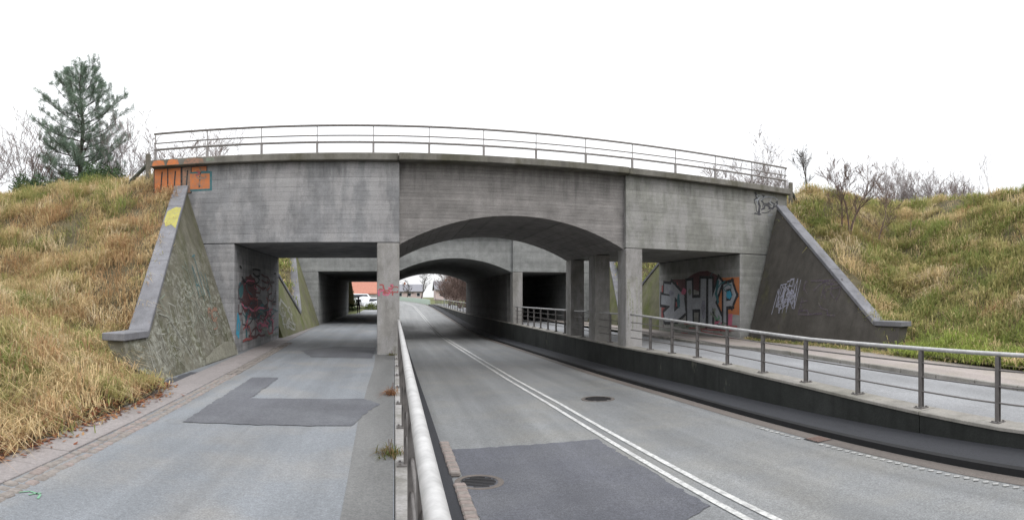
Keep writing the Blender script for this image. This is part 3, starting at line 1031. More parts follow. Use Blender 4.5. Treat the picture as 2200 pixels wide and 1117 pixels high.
# pale tag on the right wing wall
nr = Vector((-1, 0, .27)).normalized()
fw2 = lambda u, v, h: (XR_(v) + nr.x * h, u, v + nr.z * h)
d = Decal(fw2, ['lilac', 'purple', 'white', 'darkred'])
for k in range(5):
    d.tags(17.2 - .08 * k, 16.0 + .05 * k, 1.12 + .09 * k, 2.2 - .07 * k, 3, .035, ['lilac'], 61 + 7 * k)
d.scribble(13.9, 15.7, 1.1, 2.2, 12, .05, ['purple'], 62, .6)
d.obj('graffiti', wr_)['label'] = 'pale lilac tag beside faded purple'
# tags on the green wing wall behind the left opening and on the farther bridge
d = Decal(lambda u, v, h: (-4.5 - .33 * v + h + .01, u, v), ['white', 'worn'])
d.stroke([(25.2, .4), (25.6, 1.3), (26.4, 1.55), (27.3, 1.2), (27.7, .3)], .14, 'worn')
d.scribble(25, 28, .2, 1.2, 10, .08, ['worn'], 71, .5)
o = d.obj('graffiti', None)
o.parent = [x for x in bpy.data.objects if x.get('label', '').startswith('green wing wall behind the nearer bridge, seen through the left')][0]
o.location = -o.parent.location

# ------------------------------------------------------------------ railings
def cyl_mesh(name, pts, rad, n, mat):
    a = Acc()
    a.tube(pts, rad, n)
    me = bpy.data.meshes.new(name)
    me.from_pydata(a.v, [], a.f)
    me.materials.append(mat)
    me.polygons.foreach_set('use_smooth', [True] * len(me.polygons))
    return me


def rail(name, pts, rad, mat, parent, n=10):
    a = Acc()
    a.tube(pts, rad, n)
    return a.obj(name, mat, parent, True)


def post_mesh(h, mat, foot=True):
    a = Acc()
    a.box(-.028, .028, -.009, .009, 0, h)
    a.box(-.034, -.0282, -.032, .032, 0, h - .02)
    a.box(.0282, .034, -.032, .032, 0, h - .02)
    if foot:
        a.box(-.1, .1, -.075, .075, -.004, .014)
        for sx in (-.07, .07):
            for sy in (-.05, .05):
                a.box(sx - .012, sx + .012, sy - .012, sy + .012, .0142, .032)
    me = bpy.data.meshes.new('post')
    me.from_pydata(a.v, [], a.f)
    me.materials.append(mat)
    return me


def path_railing(label, x, ys, zb, zt, posts, group, top_r=.036, top_mat='galv'):
    t = thing('pipe_railing', label, 'railing', (x, ys[0], zb(ys[0])), group)
    rail('handrail', [(x, y, zt(y)) for y in ys], top_r, M[top_mat], t, 14)
    for fr_ in (.28, .52, .76):
        rail('lower_rail', [(x, y, zb(y) + (zt(y) - zb(y)) * fr_) for y in ys], .014, M['galv_dark'], t, 6)
    cache = {}
    for y in posts:
        h = round(zt(y) - zb(y) - .02, 2)
        if h not in cache:
            cache[h] = post_mesh(h, M['galv_dark'])
        link('post', cache[h], t, (0, y - ys[0], zb(y) - zb(ys[0])))
    return t


zl0, zl1 = (lambda y: 0.014), (lambda y: 1.0)
path_railing('pale galvanised pipe railing running from the foreground to the left pier', .125, frange(-6, 17.45, 1.5), zl0, zl1,
             [-4.31, -2.61, -.91, 0.79, 2.49, 4.19, 5.89, 7.59, 9.29, 10.99, 12.69, 14.39, 16.09], 'pipe railings along the paths', .04)
path_railing('pipe railing on the left path wall between the two bridges', .125, frange(24.6, 36.4, 1.5), zl0, zl1, frange(25, 36, 1.57), 'pipe railings along the paths')
zr0 = lambda y: z_rp(y) + .016
path_railing('galvanised pipe railing on the dark wall along the right path', 7.42, frange(-6.0, 18.0, .75), zr0, z_rail, [4.79 + 1.46 * k for k in range(-7, 9)], 'pipe railings along the paths', .033)
path_railing('pipe railing between the front and middle columns of the nearer bridge', 7.42, [18.85, 21.05], zr0, z_rail, [19.9], 'pipe railings along the paths', .03)
path_railing('pipe railing between the middle and rear columns of the nearer bridge', 7.42, [21.95, 24.15], zr0, z_rail, [23.0], 'pipe railings along the paths', .03)
path_railing('pale pipe railing before the black right opening of the farther bridge', 7.42, frange(25.05, 36.6, 1.5), zr0, z_rail, frange(25.6, 36, 1.46), 'pipe railings along the paths', .036)
path_railing('pipe railing on the right wall beyond the farther bridge', 7.42, frange(61.5, 110, 4), zr0, lambda y: z_rp(y) + 1.05, frange(62, 109, 3), 'pipe railings along the paths')

# railing on top of the nearer bridge
ZT = 6.61
t = thing('bridge_railing', 'dark steel railing on top of the nearer bridge', 'railing', f1(3.4, 0, ST))
yr = lambda x: Y1 + SK1 * x - .08
for z, r, nm in ((ZT, .036, 'handrail'), (6.32, .021, 'middle_rail'), (6.13, .034, 'lower_rail')):
    rail(nm, [(x, yr(x), z) for x in (-7.1, 3.4, 14.0)], r, M['rail_dark'], t, 8)
pm = Acc()
pm.box(-.032, .032, -.032, .032, 0, 6.1 - ST)
pm.box(-.012, .012, -.012, .012, 6.1 - ST, ZT - ST)
pm.box(-.08, .08, -.07, .07, -.003, .012)
pme = bpy.data.meshes.new('post')
pme.from_pydata(pm.v, [], pm.f)
pme.materials.append(M['rail_dark'])
px_list = [335, 455, 573, 694, 819, 937, 1052, 1163, 1267, 1363, 1452]
for k in range(14):
    x = -7.06 + 1.615 * k
    link('post', pme, t, (x - 3.4, yr(x) - f1(3.4, 0, 0)[1], 0))
t = thing('bridge_railing', 'steel railing along the far edge of the nearer bridge deck', 'railing', f1(3.4, DEP1, ST))
yr2 = lambda x: Y1 + SK1 * x + DEP1 + .08
for z, r, nm in ((ZT, .036, 'handrail'), (6.32, .021, 'middle_rail'), (6.13, .034, 'lower_rail')):
    rail(nm, [(x, yr2(x), z) for x in (-7.1, 3.4, 14.0)], r, M['rail_dark'], t, 8)
for k in range(14):
    x = -7.06 + 1.615 * k
    link('post', pme, t, (x - 3.4, yr2(x) - f1(3.4, DEP1, 0)[1], 0))


# wooden end posts with braces at both ends of the bridge
def brace_post(label, x, y, z, h, dx, dy, dz):
    t = thing('brace_post', label, 'post', (x, y, z), 'braced wooden posts at the bridge ends')
    v, f = bevelled(boxv(x - .07, x + .07, y - .07, y + .07, z - .3, z + h), BOXF, .012)
    mk('post', v, f, M['wood'], t)
    a = Acc()
    a.tube([(x + dx * .06, y, z + h * .62), (x + dx, y + dy, z + dz)], .065, 6)
    a.obj('brace', M['wood_dark'], t)


brace_post('braced wooden post at the left end of the bridge railing', -7.75, 18.0, 5.35, .95, -.75, -.1, -.05)
brace_post('braced wooden post at the right end of the bridge railing', 14.75, 19.2, 5.3, .95, .45, -.1, -.05)

# ------------------------------------------------------------------ vegetation
def blades(name, pts, normals, lens, cols, n_per, width, seed, parent=None, spread=.12, droop=1.0, kind='stuff', down=(0, -0.5), tdir=None):
    rg = np.random.default_rng(seed)
    N = len(pts) * n_per
    P = np.repeat(np.asarray(pts), n_per, 0)
    Ln = np.repeat(np.asarray(lens), n_per) * rg.uniform(.55, 1.25, N)
    C = np.repeat(np.asarray(cols), n_per, 0) * rg.uniform(.8, 1.2, (N, 1))
    az = rg.uniform(0, 2 * np.pi, N)
    ta = np.repeat(rg.uniform(0, 2 * np.pi, len(pts)) if tdir is None else np.asarray(tdir), n_per)
    dirs = .7 * np.stack([np.cos(az), np.sin(az)], 1) + .95 * np.stack([np.cos(ta), np.sin(ta)], 1) + np.asarray(down)[None, :] * rg.uniform(0, 1.4, (N, 1))
    off = rg.normal(0, spread, (N, 2))
    base = P.copy()
    base[:, :2] += off
    base[:, 2] += -0.03 + (off * np.repeat(np.asarray(normals), n_per, 0)).sum(1)
    lean = rg.uniform(.3, 1.05, N) * droop
    up1 = Ln * (0.62 - .22 * lean)
    out1 = Ln * .33 * lean
    up2 = Ln * (0.95 - .85 * lean)
    out2 = Ln * .95 * lean
    side = np.stack([-dirs[:, 1], dirs[:, 0]], 1)
    side /= np.linalg.norm(side, axis=1, keepdims=True) + 1e-9
    w = width * rg.uniform(.6, 1.4, N)
    V = np.zeros((N, 5, 3))
    V[:, 0] = base
    V[:, 1] = base
    V[:, 0, :2] -= side * w[:, None] / 2
    V[:, 1, :2] += side * w[:, None] / 2
    mid = base.copy()
    mid[:, :2] += dirs * out1[:, None]
    mid[:, 2] += up1
    V[:, 2] = mid
    V[:, 3] = mid
    V[:, 2, :2] += side * w[:, None] * .42
    V[:, 3, :2] -= side * w[:, None] * .42
    tip = base.copy()
    tip[:, :2] += dirs * out2[:, None]
    tip[:, 2] += up2
    V[:, 4] = tip
    off_ = np.array(root_of(parent).location) if parent else np.zeros(3)
    V = (V - off_).reshape(-1, 3)
    me = bpy.data.meshes.new(name)
    me.vertices.add(N * 5)
    me.vertices.foreach_set('co', V.ravel())
    idx = np.arange(N)[:, None] * 5
    loops = np.concatenate([idx + np.array([[0, 1, 2, 3]]), idx + np.array([[3, 2, 4]])], 1).ravel()
    me.loops.add(N * 7)
    me.loops.foreach_set('vertex_index', loops.astype(np.int32))
    me.polygons.add(N * 2)
    ls = np.stack([np.arange(N) * 7, np.arange(N) * 7 + 4], 1).ravel()
    me.polygons.foreach_set('loop_start', ls.astype(np.int32))
    me.update(calc_edges=True)
    me.validate()
    a = me.color_attributes.new('col', 'FLOAT_COLOR', 'POINT')
    cc = np.ones((N, 5, 4), dtype=np.float32)
    cc[:, :, :3] = np.clip(C, 0, 1)[:, None, :]
    a.data.foreach_set('color', cc.ravel())
    me.materials.append(M['blade'])
    o = link(name, me, parent)
    if kind:
        o['kind'] = kind
    return o


STRAW, RUST, GREEN, OLIVE, PALE = (.62, .48, .27), (.45, .29, .155), (.24, .275, .085), (.4, .36, .15), (.72, .6, .4)
LAWN = (.3, .36, .085)


def pick(ws, r):
    t = sum(w for w, _ in ws) * r.random()
    for w, c in ws:
        t -= w
        if t <= 0:
            return c
    return ws[-1][1]


def scatter(n, side, xr_, yr_, seed, mixf, n_tus):
    """grass tufts: most of them crowd into domed tussocks whose blades fall outwards, the rest lie between"""
    r = random.Random(seed)
    P, Nn, Ls, C, T = [], [], [], [], []
    H = H_left if side < 0 else H_right
    xe = xe_left if side < 0 else xe_right

    def ok(x, y):
        return side * (x - xe(y)) > .05 and r.random() < min(1.0, (13.0 / math.hypot(x, y)) ** 1.2)
    tus = []
    while len(tus) < n_tus:
        x, y = r.uniform(*xr_), r.uniform(*yr_)
        if ok(x, y):
            tus.append((x, y, r.uniform(.13, .3), mixf(x, y, r), r.uniform(.7, 1.4)))
    while len(P) < n:
        if r.random() < .72:
            cx, cy, sg, c, k = r.choice(tus)
            dx, dy = r.gauss(0, sg), r.gauss(0, sg)
            x, y = cx + dx, cy + dy
            if side * (x - xe(y)) < .05:
                continue
            dome = .5 * sg * k * math.exp(-(dx * dx + dy * dy) / (2 * sg * sg))
            ang = math.atan2(dy, dx) + r.gauss(0, .45)
            cc = c if r.random() < .75 else mixf(x, y, r)
            ln = k * (.3 + .35 * sg)
        else:
            x, y = r.uniform(*xr_), r.uniform(*yr_)
            if not ok(x, y):
                continue
            dome, ang, cc, ln = 0.0, r.uniform(0, 6.283), mixf(x, y, r), .24
            cc = tuple(q * .8 for q in cc)
        z = H(x, y)
        gxx, gyy = (H(x + .15, y) - z) / .15, (H(x, y + .15) - z) / .15
        P.append((x, y, z + dome))
        Nn.append((gxx, gyy))
        C.append(cc)
        T.append(ang)
        Ls.append(ln * r.uniform(.7, 1.3) * (0.6 + .4 * min(1, abs(x - xe(y)))))
    return P, Nn, Ls, C, T


def mix_l(x, y, r):
    g = fbm(x, y, .55, 2) + .6 * fbm(x, y, 2.0, 4)
    h = z_h = H_left(x, y)
    if g > .22:
        return pick([(3, GREEN), (3, OLIVE), (1, STRAW)], r)
    if g < -.25:
        return pick([(4, RUST), (3, STRAW), (1, OLIVE)], r)
    return pick([(5, STRAW), (1.5, RUST), (2, OLIVE), (.8, GREEN), (1.2, PALE)], r)


def mix_r(x, y, r):
    g = fbm(x, y, .5, 6) + .6 * fbm(x, y, 1.8, 9)
    if x < 13.3 + .5 * fbm(x, y, 1.0, 3) and y < 11:
        return pick([(4, LAWN), (2, GREEN), (1, STRAW)], r)
    if g > .12:
        return pick([(4, GREEN), (3, OLIVE), (1, STRAW)], r)
    if g < -.3:
        return pick([(3, STRAW), (2, PALE), (2, OLIVE)], r)
    return pick([(3, OLIVE), (2.2, GREEN), (2.6, STRAW), (.6, RUST)], r)


P, Nn, Ls, C, T = scatter(12500, -1, (-17, -3.8), (2.6, 19.5), 3, mix_l, 1500)
tag(blades('left_bank_grass', P, Nn, Ls, C, 21, .0115, 3, spread=.13, droop=1.05, down=(.12, -.3), tdir=T), 'tall straw and green grass covering the left bank', 'grass')
P, Nn, Ls, C, T = scatter(13500, 1, (11.75, 27), (3.2, 21.5), 4, mix_r, 1300)
tag(blades('right_bank_grass', P, Nn, Ls, C, 18, .016, 4, spread=.17, droop=1.05, down=(-.15, -.3), tdir=T), 'tussocky green and straw grass covering the right bank', 'grass')
# grass in front of the right wing wall and between the bridges
P, Nn, Ls, C = [], [], [], []
r = random.Random(5)
for k in range(1100):
    x, y = r.uniform(11.75, 12.35), r.uniform(9, 18.2)
    if x > 12.08 and y > 11.1:
        continue
    P.append((x, y, z_rp(y) + .085)); Nn.append((0, 0)); Ls.append(r.uniform(.1, .24)); C.append(pick([(3, GREEN), (2, OLIVE), (2, STRAW)], r))
tag(blades('verge_grass', P, Nn, Ls, C, 9, .014, 6, spread=.07), 'short grass strip at the foot of the right wing wall', 'grass')
P, Nn, Ls, C = [], [], [], []
for k in range(2600):
    if r.random() < .5:
        y = r.uniform(24.5, 36.3); x = xe_left(y) - r.uniform(0.05, 3.5); z = H_left(x, y)
    else:
        y = r.uniform(25.7, 36.8); x = xe_right(y) + r.uniform(0.05, 6); z = H_right(x, y)
    P.append((x, y, z)); Nn.append((0, 0)); Ls.append(r.uniform(.3, .55)); C.append(pick([(4, GREEN), (2, OLIVE), (1, STRAW)], r))
tag(blades('gap_grass', P, Nn, Ls, C, 9, .035, 8, spread=.18), 'green grass on the banks between the two bridges', 'grass')

# fallen leaves along the left verge
r = random.Random(9)
lv, lf, lc = [], [], []
for k in range(2600):
    y = r.uniform(3, 10.5)
    x = xe_left(min(y, 9.8)) + r.gauss(-.12, .16)
    if y > 9.6:
        x = -4.15 + r.gauss(0, .12)
    z = (H_left(x, y) if x < xe_left(min(y, 9.8)) and y < 9.8 else 0.02) + r.uniform(.005, .06 if x < xe_left(min(y, 9.8)) else .012)
    a, s, tl = r.uniform(0, 6.28), r.uniform(.025, .055), r.uniform(-.5, .5)
    b = len(lv)
    for q, (p1, p2) in enumerate(((-1, 0), (0, -.5), (1, 0), (0, .5))):
        lv.append((x + s * (p1 * math.cos(a) - p2 * math.sin(a)), y + s * (p1 * math.sin(a) + p2 * math.cos(a)), z + s * p1 * tl))
        lc.append(None)
    lf.append((b, b + 1, b + 2, b + 3))
    c = pick([(3, (.25, .09, .05)), (2, (.32, .15, .07)), (1, (.13, .07, .05)), (1, (.42, .25, .12))], r)
    for q in range(4):
        lc[b + q] = c + (1,)
o = mk('fallen_leaves', lv, lf, M['blade'], cols=lc)
tag(o, 'rust brown fallen leaves along the foot of the left bank', 'leaves', kind='stuff')

# weeds in the joint beside the left railing
def weed(label, x, y, cols, L_, n):
    t = thing('weed_tuft', label, 'weed', (x, y, 0), 'weeds at the foot of the pipe railing')
    r = random.Random(int(y * 100))
    P = [(x + r.gauss(0, .05), y + r.gauss(0, .06), .0) for _ in range(n)]
    blades('leaves', P, [(0, 0)] * n, [L_ * r.uniform(.6, 1.2) for _ in range(n)], [r.choice(cols) for _ in range(n)], 9, .009, 3, t, .03, 1.1, None, (-.2, 0))
    for _ in range(2):
        a = Acc()
        a.tube([(x, y, -.02), (x + r.uniform(-.06, .06), y, L_ * .8)], .004, 4)
        a.obj('stem', M['bark_red'], t)


weed('dry reddish brown weed tuft in the joint farther along the pipe railing', -.04, 10.25, [(.3, .16, .07), (.22, .11, .06)], .26, 18)
weed('green brown weed tuft in the joint nearest the camera by the pipe railing', -.05, 6.35, [(.12, .12, .045), (.2, .14, .06), (.1, .13, .04)], .2, 22)
weed('low green weed at the foot of the left pier', -.05, 17.2, [(.1, .13, .04), (.15, .13, .06)], .2, 12)


def shrub(name, label, cat, x, y, z, h, spread, stems, seed, mat='bark', group=None, twig=.007, depth=3, kids=5, up=.5, stemr=.03):
    """bare winter shrub or sapling: tapered stems with forking twigs"""
    r = random.Random(seed)
    t = thing(name, label, cat, (x, y, z), group)
    A, B = Acc(), Acc()

    def grow(p, d, ln, rad, lev):
        n = 4 if lev == 0 else 3
        pts, rads = [p], [rad]
        for k in range(n):
            d = (d + Vector((r.gauss(0, .16), r.gauss(0, .16), r.gauss(.04, .1)))).normalized()
            p = p + d * (ln / n)
            pts.append(p)
            rads.append(max(twig * .5, rad * (1 - .72 * (k + 1) / n)))
        (A if lev == 0 else B).tube(pts, rads, 5 if lev == 0 else 3, False)
        if lev >= depth:
            return
        for k in range(kids + (2 if lev == 0 else 0)):
            q = r.uniform(.25, 1.0)
            i = min(n - 1, int(q * n))
            b = pts[i].lerp(pts[i + 1], q * n - i)
            sd = Vector((r.gauss(0, 1), r.gauss(0, 1), r.gauss(up, .45))).normalized()
            nd = (d * .75 + sd * .75).normalized()
            grow(b, nd, ln * r.uniform(.34, .58), max(twig, rads[i] * .45), lev + 1)
    for k in range(stems):
        a = r.uniform(0, 6.28)
        d = Vector((math.cos(a) * spread, math.sin(a) * spread, 1)).normalized()
        grow(Vector((x + r.gauss(0, .12) * (stems > 1), y + r.gauss(0, .12) * (stems > 1), z - .1)), d, h * r.uniform(.6, .85), stemr * r.uniform(.7, 1.1), 0)
    A.obj('trunk', M[mat], t)
    B.obj('crown', M[mat], t)
    return t


G1 = 'bare shrubs behind the left bank'
k = 0
for px, py_, h, lab in ((-16.5, 20.5, 3.0, 'bare shrub at the left picture edge'), (-15.2, 22.0, 3.7, 'tallest bare shrub left of the pine'), (-14.2, 21.0, 2.6, 'bare shrub close beside the pine on its left'),
                        (-12.2, 23.5, 2.8, 'bare shrub behind the pine trunk'), (-10.6, 22.5, 2.6, 'bare shrub right of the pine'), (-9.2, 23.0, 2.5, 'bare shrub beside the left braced post'),
                        (-8.3, 27.0, 3.2, 'bare shrub behind the left end of the bridge railing')):
    k += 1
    shrub('bare_shrub', lab, 'shrub', px, py_, 5.3, h * 1.3, .5, 8, 100 + k, 'bark_pale' if k % 3 else 'bark_red', G1, .008, 3, 4)
shrub('bare_sapling', 'thin bare sapling rising behind the left end of the bridge', 'tree', -8.5, 25.5, 5.3, 4.6, .15, 3, 140, 'bark_pale', None, .005, 2, 4, .8, .016)
G2 = 'bare shrubs behind the right bank'
for i, (px, py_, h, lab) in enumerate(((16.0, 25.5, 3.0, 'bare shrub behind the right part of the bridge railing'), (17.6, 26.5, 3.6, 'bare shrub behind the right end of the bridge railing'),
                                      (18.6, 26.0, 3.3, 'bare shrub just left of the right braced post'), (22.0, 23.0, 1.7, 'low bare shrub right of the leafless sapling'), (25.0, 23.2, 2.3, 'leftmost bare shrub of the right crest hedge'),
                                      (26.3, 22.6, 2.6, 'second bare shrub of the right crest hedge'), (27.6, 22.2, 2.7, 'tallest bare shrub of the right crest hedge'), (28.6, 21.6, 2.4, 'fourth bare shrub of the right crest hedge'),
                                      (29.5, 21.0, 1.9, 'rightmost bare shrub of the right crest hedge'))):
    shrub('bare_shrub', lab, 'shrub', px, py_, 5.3, h * (1.0 if i < 4 else 1.5), .65, 10, 200 + i, ('bark_red', 'bark_pale', 'bark_pale')[i % 3], G2, .008, 3, 5)
for i, (px, py_, h, lab, m, sr) in enumerate(((17.7, 21.6, 3.0, 'leafless sapling with a dark trunk right of the braced post', 'bark', .05), (15.3, 16.5, 3.2, 'reddish bare sapling on the right slope, nearer the bridge', 'bark_red', .05),
                                             (17.1, 16.65, 3.0, 'dark bare sapling on the right slope, farther from the bridge', 'bark_red', .05), (16.9, 23.5, 3.6, 'slender pale sapling beside the right braced post', 'bark_pale', .03))):
    shrub('bare_sapling', lab, 'tree', px, py_, H_right(px, py_), h * (1.0, .95, .8, .95)[i], .12, (1, 3, 1, 1)[i], 300 + i, m, 'bare saplings by the right bank', .007, 3, 7, .5, sr)
shrub('bare_sapling', 'short leafless stub on the right slope', 'tree', 18.2, 15.9, H_right(18.2, 15.9), 1.2, .1, 1, 330, 'bark_red', 'bare saplings by the right bank', .006, 2, 4, .6, .03)
for i, (px, py_, lab) in enumerate(((20.9, 14.6, 'left of two tall dry weed stalks on the right crest'), (21.5, 14.3, 'right of two tall dry weed stalks on the right crest'))):
    shrub('dry_stalk', lab, 'plant', px, py_, H_right(px, py_), 2.3 + .3 * i, .08, 2, 340 + i, 'bark_pale', None, .005, 2, 4, 1.2, .012)


# ---- the pine on the left bank
def pine(label, x, y, z, h, wid, seed):
    r = random.Random(seed)
    rg = np.random.default_rng(seed)
    t = thing('pine_tree', label, 'tree', (x, y, z))
    tp = [(x + .05 * math.sin(k * 1.3), y + .04 * math.cos(k), z - .2 + (h + .1) * k / 10) for k in range(11)]
    a = Acc()
    a.tube(tp, [.13 * (1 - k / 10.6) + .012 for k in range(11)], 8)
    a.obj('trunk', M['bark'], t, True)
    lim = Acc()
    tips = []
    lev = 16
    for q in range(lev):
        fq = q / (lev - 1)
        hz = h * (.09 + .84 * fq)
        prof = wid * float(np.interp(fq, [0, .12, .3, .5, .7, .85, 1], [.78, .98, 1.02, .95, .82, .62, .25]))
        nb = r.randint(5, 7) if fq < .9 else 4
        for b in range(nb):
            az = 6.283 * b / nb + q * 1.1 + r.uniform(-.35, .35)
            ln = prof * r.uniform(.6, 1.12)
            el = .05 + .75 * fq ** 1.5 + r.uniform(-.1, .15)
            p0 = Vector((x, y, z + hz))
            d = Vector((math.cos(az) * math.cos(el), math.sin(az) * math.cos(el), math.sin(el)))
            p1 = p0 + d * ln * .55
            p2 = p0 + d * ln + Vector((0, 0, ln * .16))
            lim.tube([p0, p1, p2], [.03 * (1 - .5 * fq), .02 * (1 - .5 * fq), .008], 4, False)
            ns = max(3, int(ln / .17))
            for s in range(ns):
                u = .3 + .7 * (s + r.random()) / ns
                bp = p0.lerp(p1, u / .55) if u < .55 else p1.lerp(p2, (u - .55) / .45)
                sd = Vector((r.gauss(0, 1), r.gauss(0, 1), .35 + r.gauss(0, .5))).normalized()
                bl = r.uniform(.16, .42) * (1.15 - .5 * u)
                e = bp + (d * .6 + sd * .8).normalized() * bl + Vector((0, 0, bl * .25))
                lim.tube([bp, e], [.008, .005], 3, False)
                dd = (e - bp).normalized()
                tips.append((e, dd))
                tips.append((bp.lerp(e, .55), dd))
                if r.random() < .6:
                    sd2 = (dd + Vector((r.gauss(0, .8), r.gauss(0, .8), r.gauss(.3, .5)))).normalized()
                    tips.append((e + sd2 * .1, sd2))
            tips.append((p2, d))
    lim.obj('limb', M['bark'], t)
    K = 36
    T = np.array([tuple(p) for p, _ in tips])
    D = np.array([tuple(q + Vector((0, 0, .35))) for _, q in tips])
    N = len(T) * K
    T, D = np.repeat(T, K, 0), np.repeat(D, K, 0)
    nd = D + rg.normal(0, .75, (N, 3))
    nd /= np.linalg.norm(nd, axis=1, keepdims=True)
    Ln = rg.uniform(.09, .18, N)
    sv = np.cross(nd, rg.normal(0, 1, (N, 3)))
    sv /= np.linalg.norm(sv, axis=1, keepdims=True) + 1e-9
    W = rg.uniform(.0035, .0075, N)
    base = T + rg.normal(0, .045, (N, 3))
    V = np.stack([base - sv * W[:, None], base + sv * W[:, None], base + nd * Ln[:, None]], 1).reshape(-1, 3)
    clump = np.repeat(rg.uniform(.65, 1.35, len(tips)), K)
    c = np.array([[.15, .21, .16]]) * clump[:, None] * rg.uniform(.8, 1.2, (N, 1)) + rg.uniform(0, .02, (N, 1)) * np.array([[1, .8, .2]])
    cc = np.ones((N, 3, 4))
    cc[:, :, :3] = c[:, None, :]
    f = np.arange(N * 3).reshape(-1, 3).tolist()
    mk('crown', V, f, M['needle'], t, cols=cc.reshape(-1, 4))


pine('green pine tree standing on top of the left bank', -12.45, 21.9, 5.2, 6.1, 2.15, 11)
# dark evergreen scrub under the pine
def bush(name, label, x, y, z, rx, rz, n, colr, seed, group=None, cat='bush', leaf=.05):
    t = thing(name, label, cat, (x, y, z), group)
    rg = np.random.default_rng(seed)
    v = rg.normal(0, 1, (n, 3))
    v /= np.linalg.norm(v, axis=1, keepdims=True)
    rad = rg.uniform(.45, 1.0, n) ** .5
    lump = 1 + .28 * np.sin(v[:, 0] * 5 + seed) * np.sin(v[:, 1] * 4 + seed * 2) + .12 * np.sin(v[:, 2] * 9)
    c0 = v * (rad * lump)[:, None] * np.array([rx, rx, rz])
    c0[:, 2] = np.abs(c0[:, 2])
    c0 += np.array([x, y, z])
    a1 = rg.normal(0, 1, (n, 3)); a1 /= np.linalg.norm(a1, axis=1, keepdims=True)
    a2 = np.cross(a1, rg.normal(0, 1, (n, 3))); a2 /= np.linalg.norm(a2, axis=1, keepdims=True)
    s = leaf * rg.uniform(.6, 1.4, n)[:, None]
    V = np.stack([c0 - a1 * s, c0 + a2 * s * .5, c0 + a1 * s, c0 - a2 * s * .5], 1).reshape(-1, 3)
    cc = np.ones((n, 4, 4))
    cc[:, :, :3] = (np.array([colr]) * rg.uniform(.6, 1.4, (n, 1)))[:, None, :]
    mk('crown', V, np.arange(n * 4).reshape(-1, 4).tolist(), M['needle'], t, cols=cc.reshape(-1, 4))
    a = Acc()
    r = random.Random(seed)
    for k in range(6):
        an = r.uniform(0, 6.28)
        a.tube([(x, y, z - .1), (x + math.cos(an) * rx * .35, y + math.sin(an) * rx * .35, z + rz * .5), (x + math.cos(an) * rx * .6, y + math.sin(an) * rx * .6, z + rz * .8)], [.03, .02, .006], 4, False)
    a.obj('trunk', M['bark'], t)
    return t


for i, (x, y, rx, rz, lab) in enumerate(((-13.6, 19.6, .8, .7, 'dark green low bush left of the pine foot'), (-12.0, 19.8, 1.0, .6, 'dark green low bush before the pine foot'), (-10.4, 19.6, 1.0, .7, 'dark green low bush right of the pine foot'))):
    bush('evergreen_bush', lab, x, y, H_left(x, y) - .05, rx, rz * 1.35, 3200, (.06, .1, .045), 50 + i, 'low bushes around the pine')

# ------------------------------------------------------------------ beyond the farther bridge
def house(label, x0, x1, y0, y1, z, hw, hr, mw, mr, group=None, wins=3):
    t = thing('house', label, 'house', ((x0 + x1) / 2, (y0 + y1) / 2, z), group)
    box('wall', x0, x1, y0, y1, z - .3, z + hw, mw, t, 0.02)
    ym = (y0 + y1) / 2
    v = [(x0 - .4, y0 - .5, z + hw - .1), (x1 + .4, y0 - .5, z + hw - .1), (x1 + .4, ym, z + hw + hr), (x0 - .4, ym, z + hw + hr), (x0 - .4, y1 + .5, z + hw - .1), (x1 + .4, y1 + .5, z + hw - .1)]
    v += [(a, b, c - .16) for a, b, c in v]
    f = [(0, 1, 2, 3), (3, 2, 5, 4), (7, 6, 9, 8), (8, 9, 10, 11), (0, 6, 7, 1), (4, 5, 11, 10), (0, 3, 9, 6), (3, 4, 10, 9), (1, 7, 8, 2), (2, 8, 11, 5)]
    rf = mk('roof', v, f, mr, t)
    box('chimney', x0 + (x1 - x0) * .3, x0 + (x1 - x0) * .3 + .6, ym - .3, ym + .3, z + hw + hr * .6, z + hw + hr + .7, M['brick'], rf, 0.02)
    for k in range(wins):
        xc = x0 + (x1 - x0) * (k + .5) / wins
        w = box('window', xc - .55, xc + .55, y0 - .06, y0 - .002, z + .9, z + 2.1, M['frame'], t, 0.01)
        box('pane', xc - .46, xc + .46, y0 - .08, y0 - .062, z + .98, z + 2.02, M['glass'], w, 0)
    return t


M['brick'] = plain('red_brick', (0.28, 0.13, 0.09), .9, .2, 5)
M['render_white'] = plain('white_render', (0.7, 0.68, 0.66), .9, .08, 2)
M['render_pink'] = plain('pinkish_render', (0.5, 0.4, 0.39), .9, .1, 2)
M['roof_red'] = plain('red_roof_tile', (0.36, 0.16, 0.115), .85, .2, 4)
M['roof_grey'] = plain('grey_roof', (0.2, 0.2, 0.22), .85, .2, 4)
M['frame'] = plain('window_frame', (0.7, 0.7, 0.7), .6, .05)
M['glass'] = plain('window_glass', (0.03, 0.035, 0.045), .1, .1)
M['van_white'] = plain('white_car_paint', (0.75, 0.77, 0.8), .3, .03)
M['tyre'] = plain('tyre_rubber', (0.02, 0.02, 0.02), .9, .1)
M['barrier'] = plain('pale_green_barrier', (0.42, 0.5, 0.43), .8, .12, 1.5)
M['dark_cloth'] = plain('dark_cloth', (0.012, 0.012, 0.016), .9, .2, 30)
M['skin'] = plain('skin', (0.4, 0.25, 0.19), .6, .1)
M['jeans'] = plain('dark_trousers', (0.035, 0.02, 0.03), .9, .2, 30)

house('white house with a broad red tiled roof beyond the left tunnel', -11, -1.0, 100, 109, .2, 2.3, 2.9, M['render_white'], M['roof_red'], wins=4)
house('pinkish house with a grey roof far along the road, seen through the arch', 0.5, 9, 190, 199, 1.2, 2.6, 2.2, M['render_pink'], M['roof_grey'], wins=3)
house('pinkish house with a grey roof far beyond the bare hedge', 12, 22, 175, 184, 1.3, 2.8, 2.6, M['render_pink'], M['roof_grey'], wins=3)


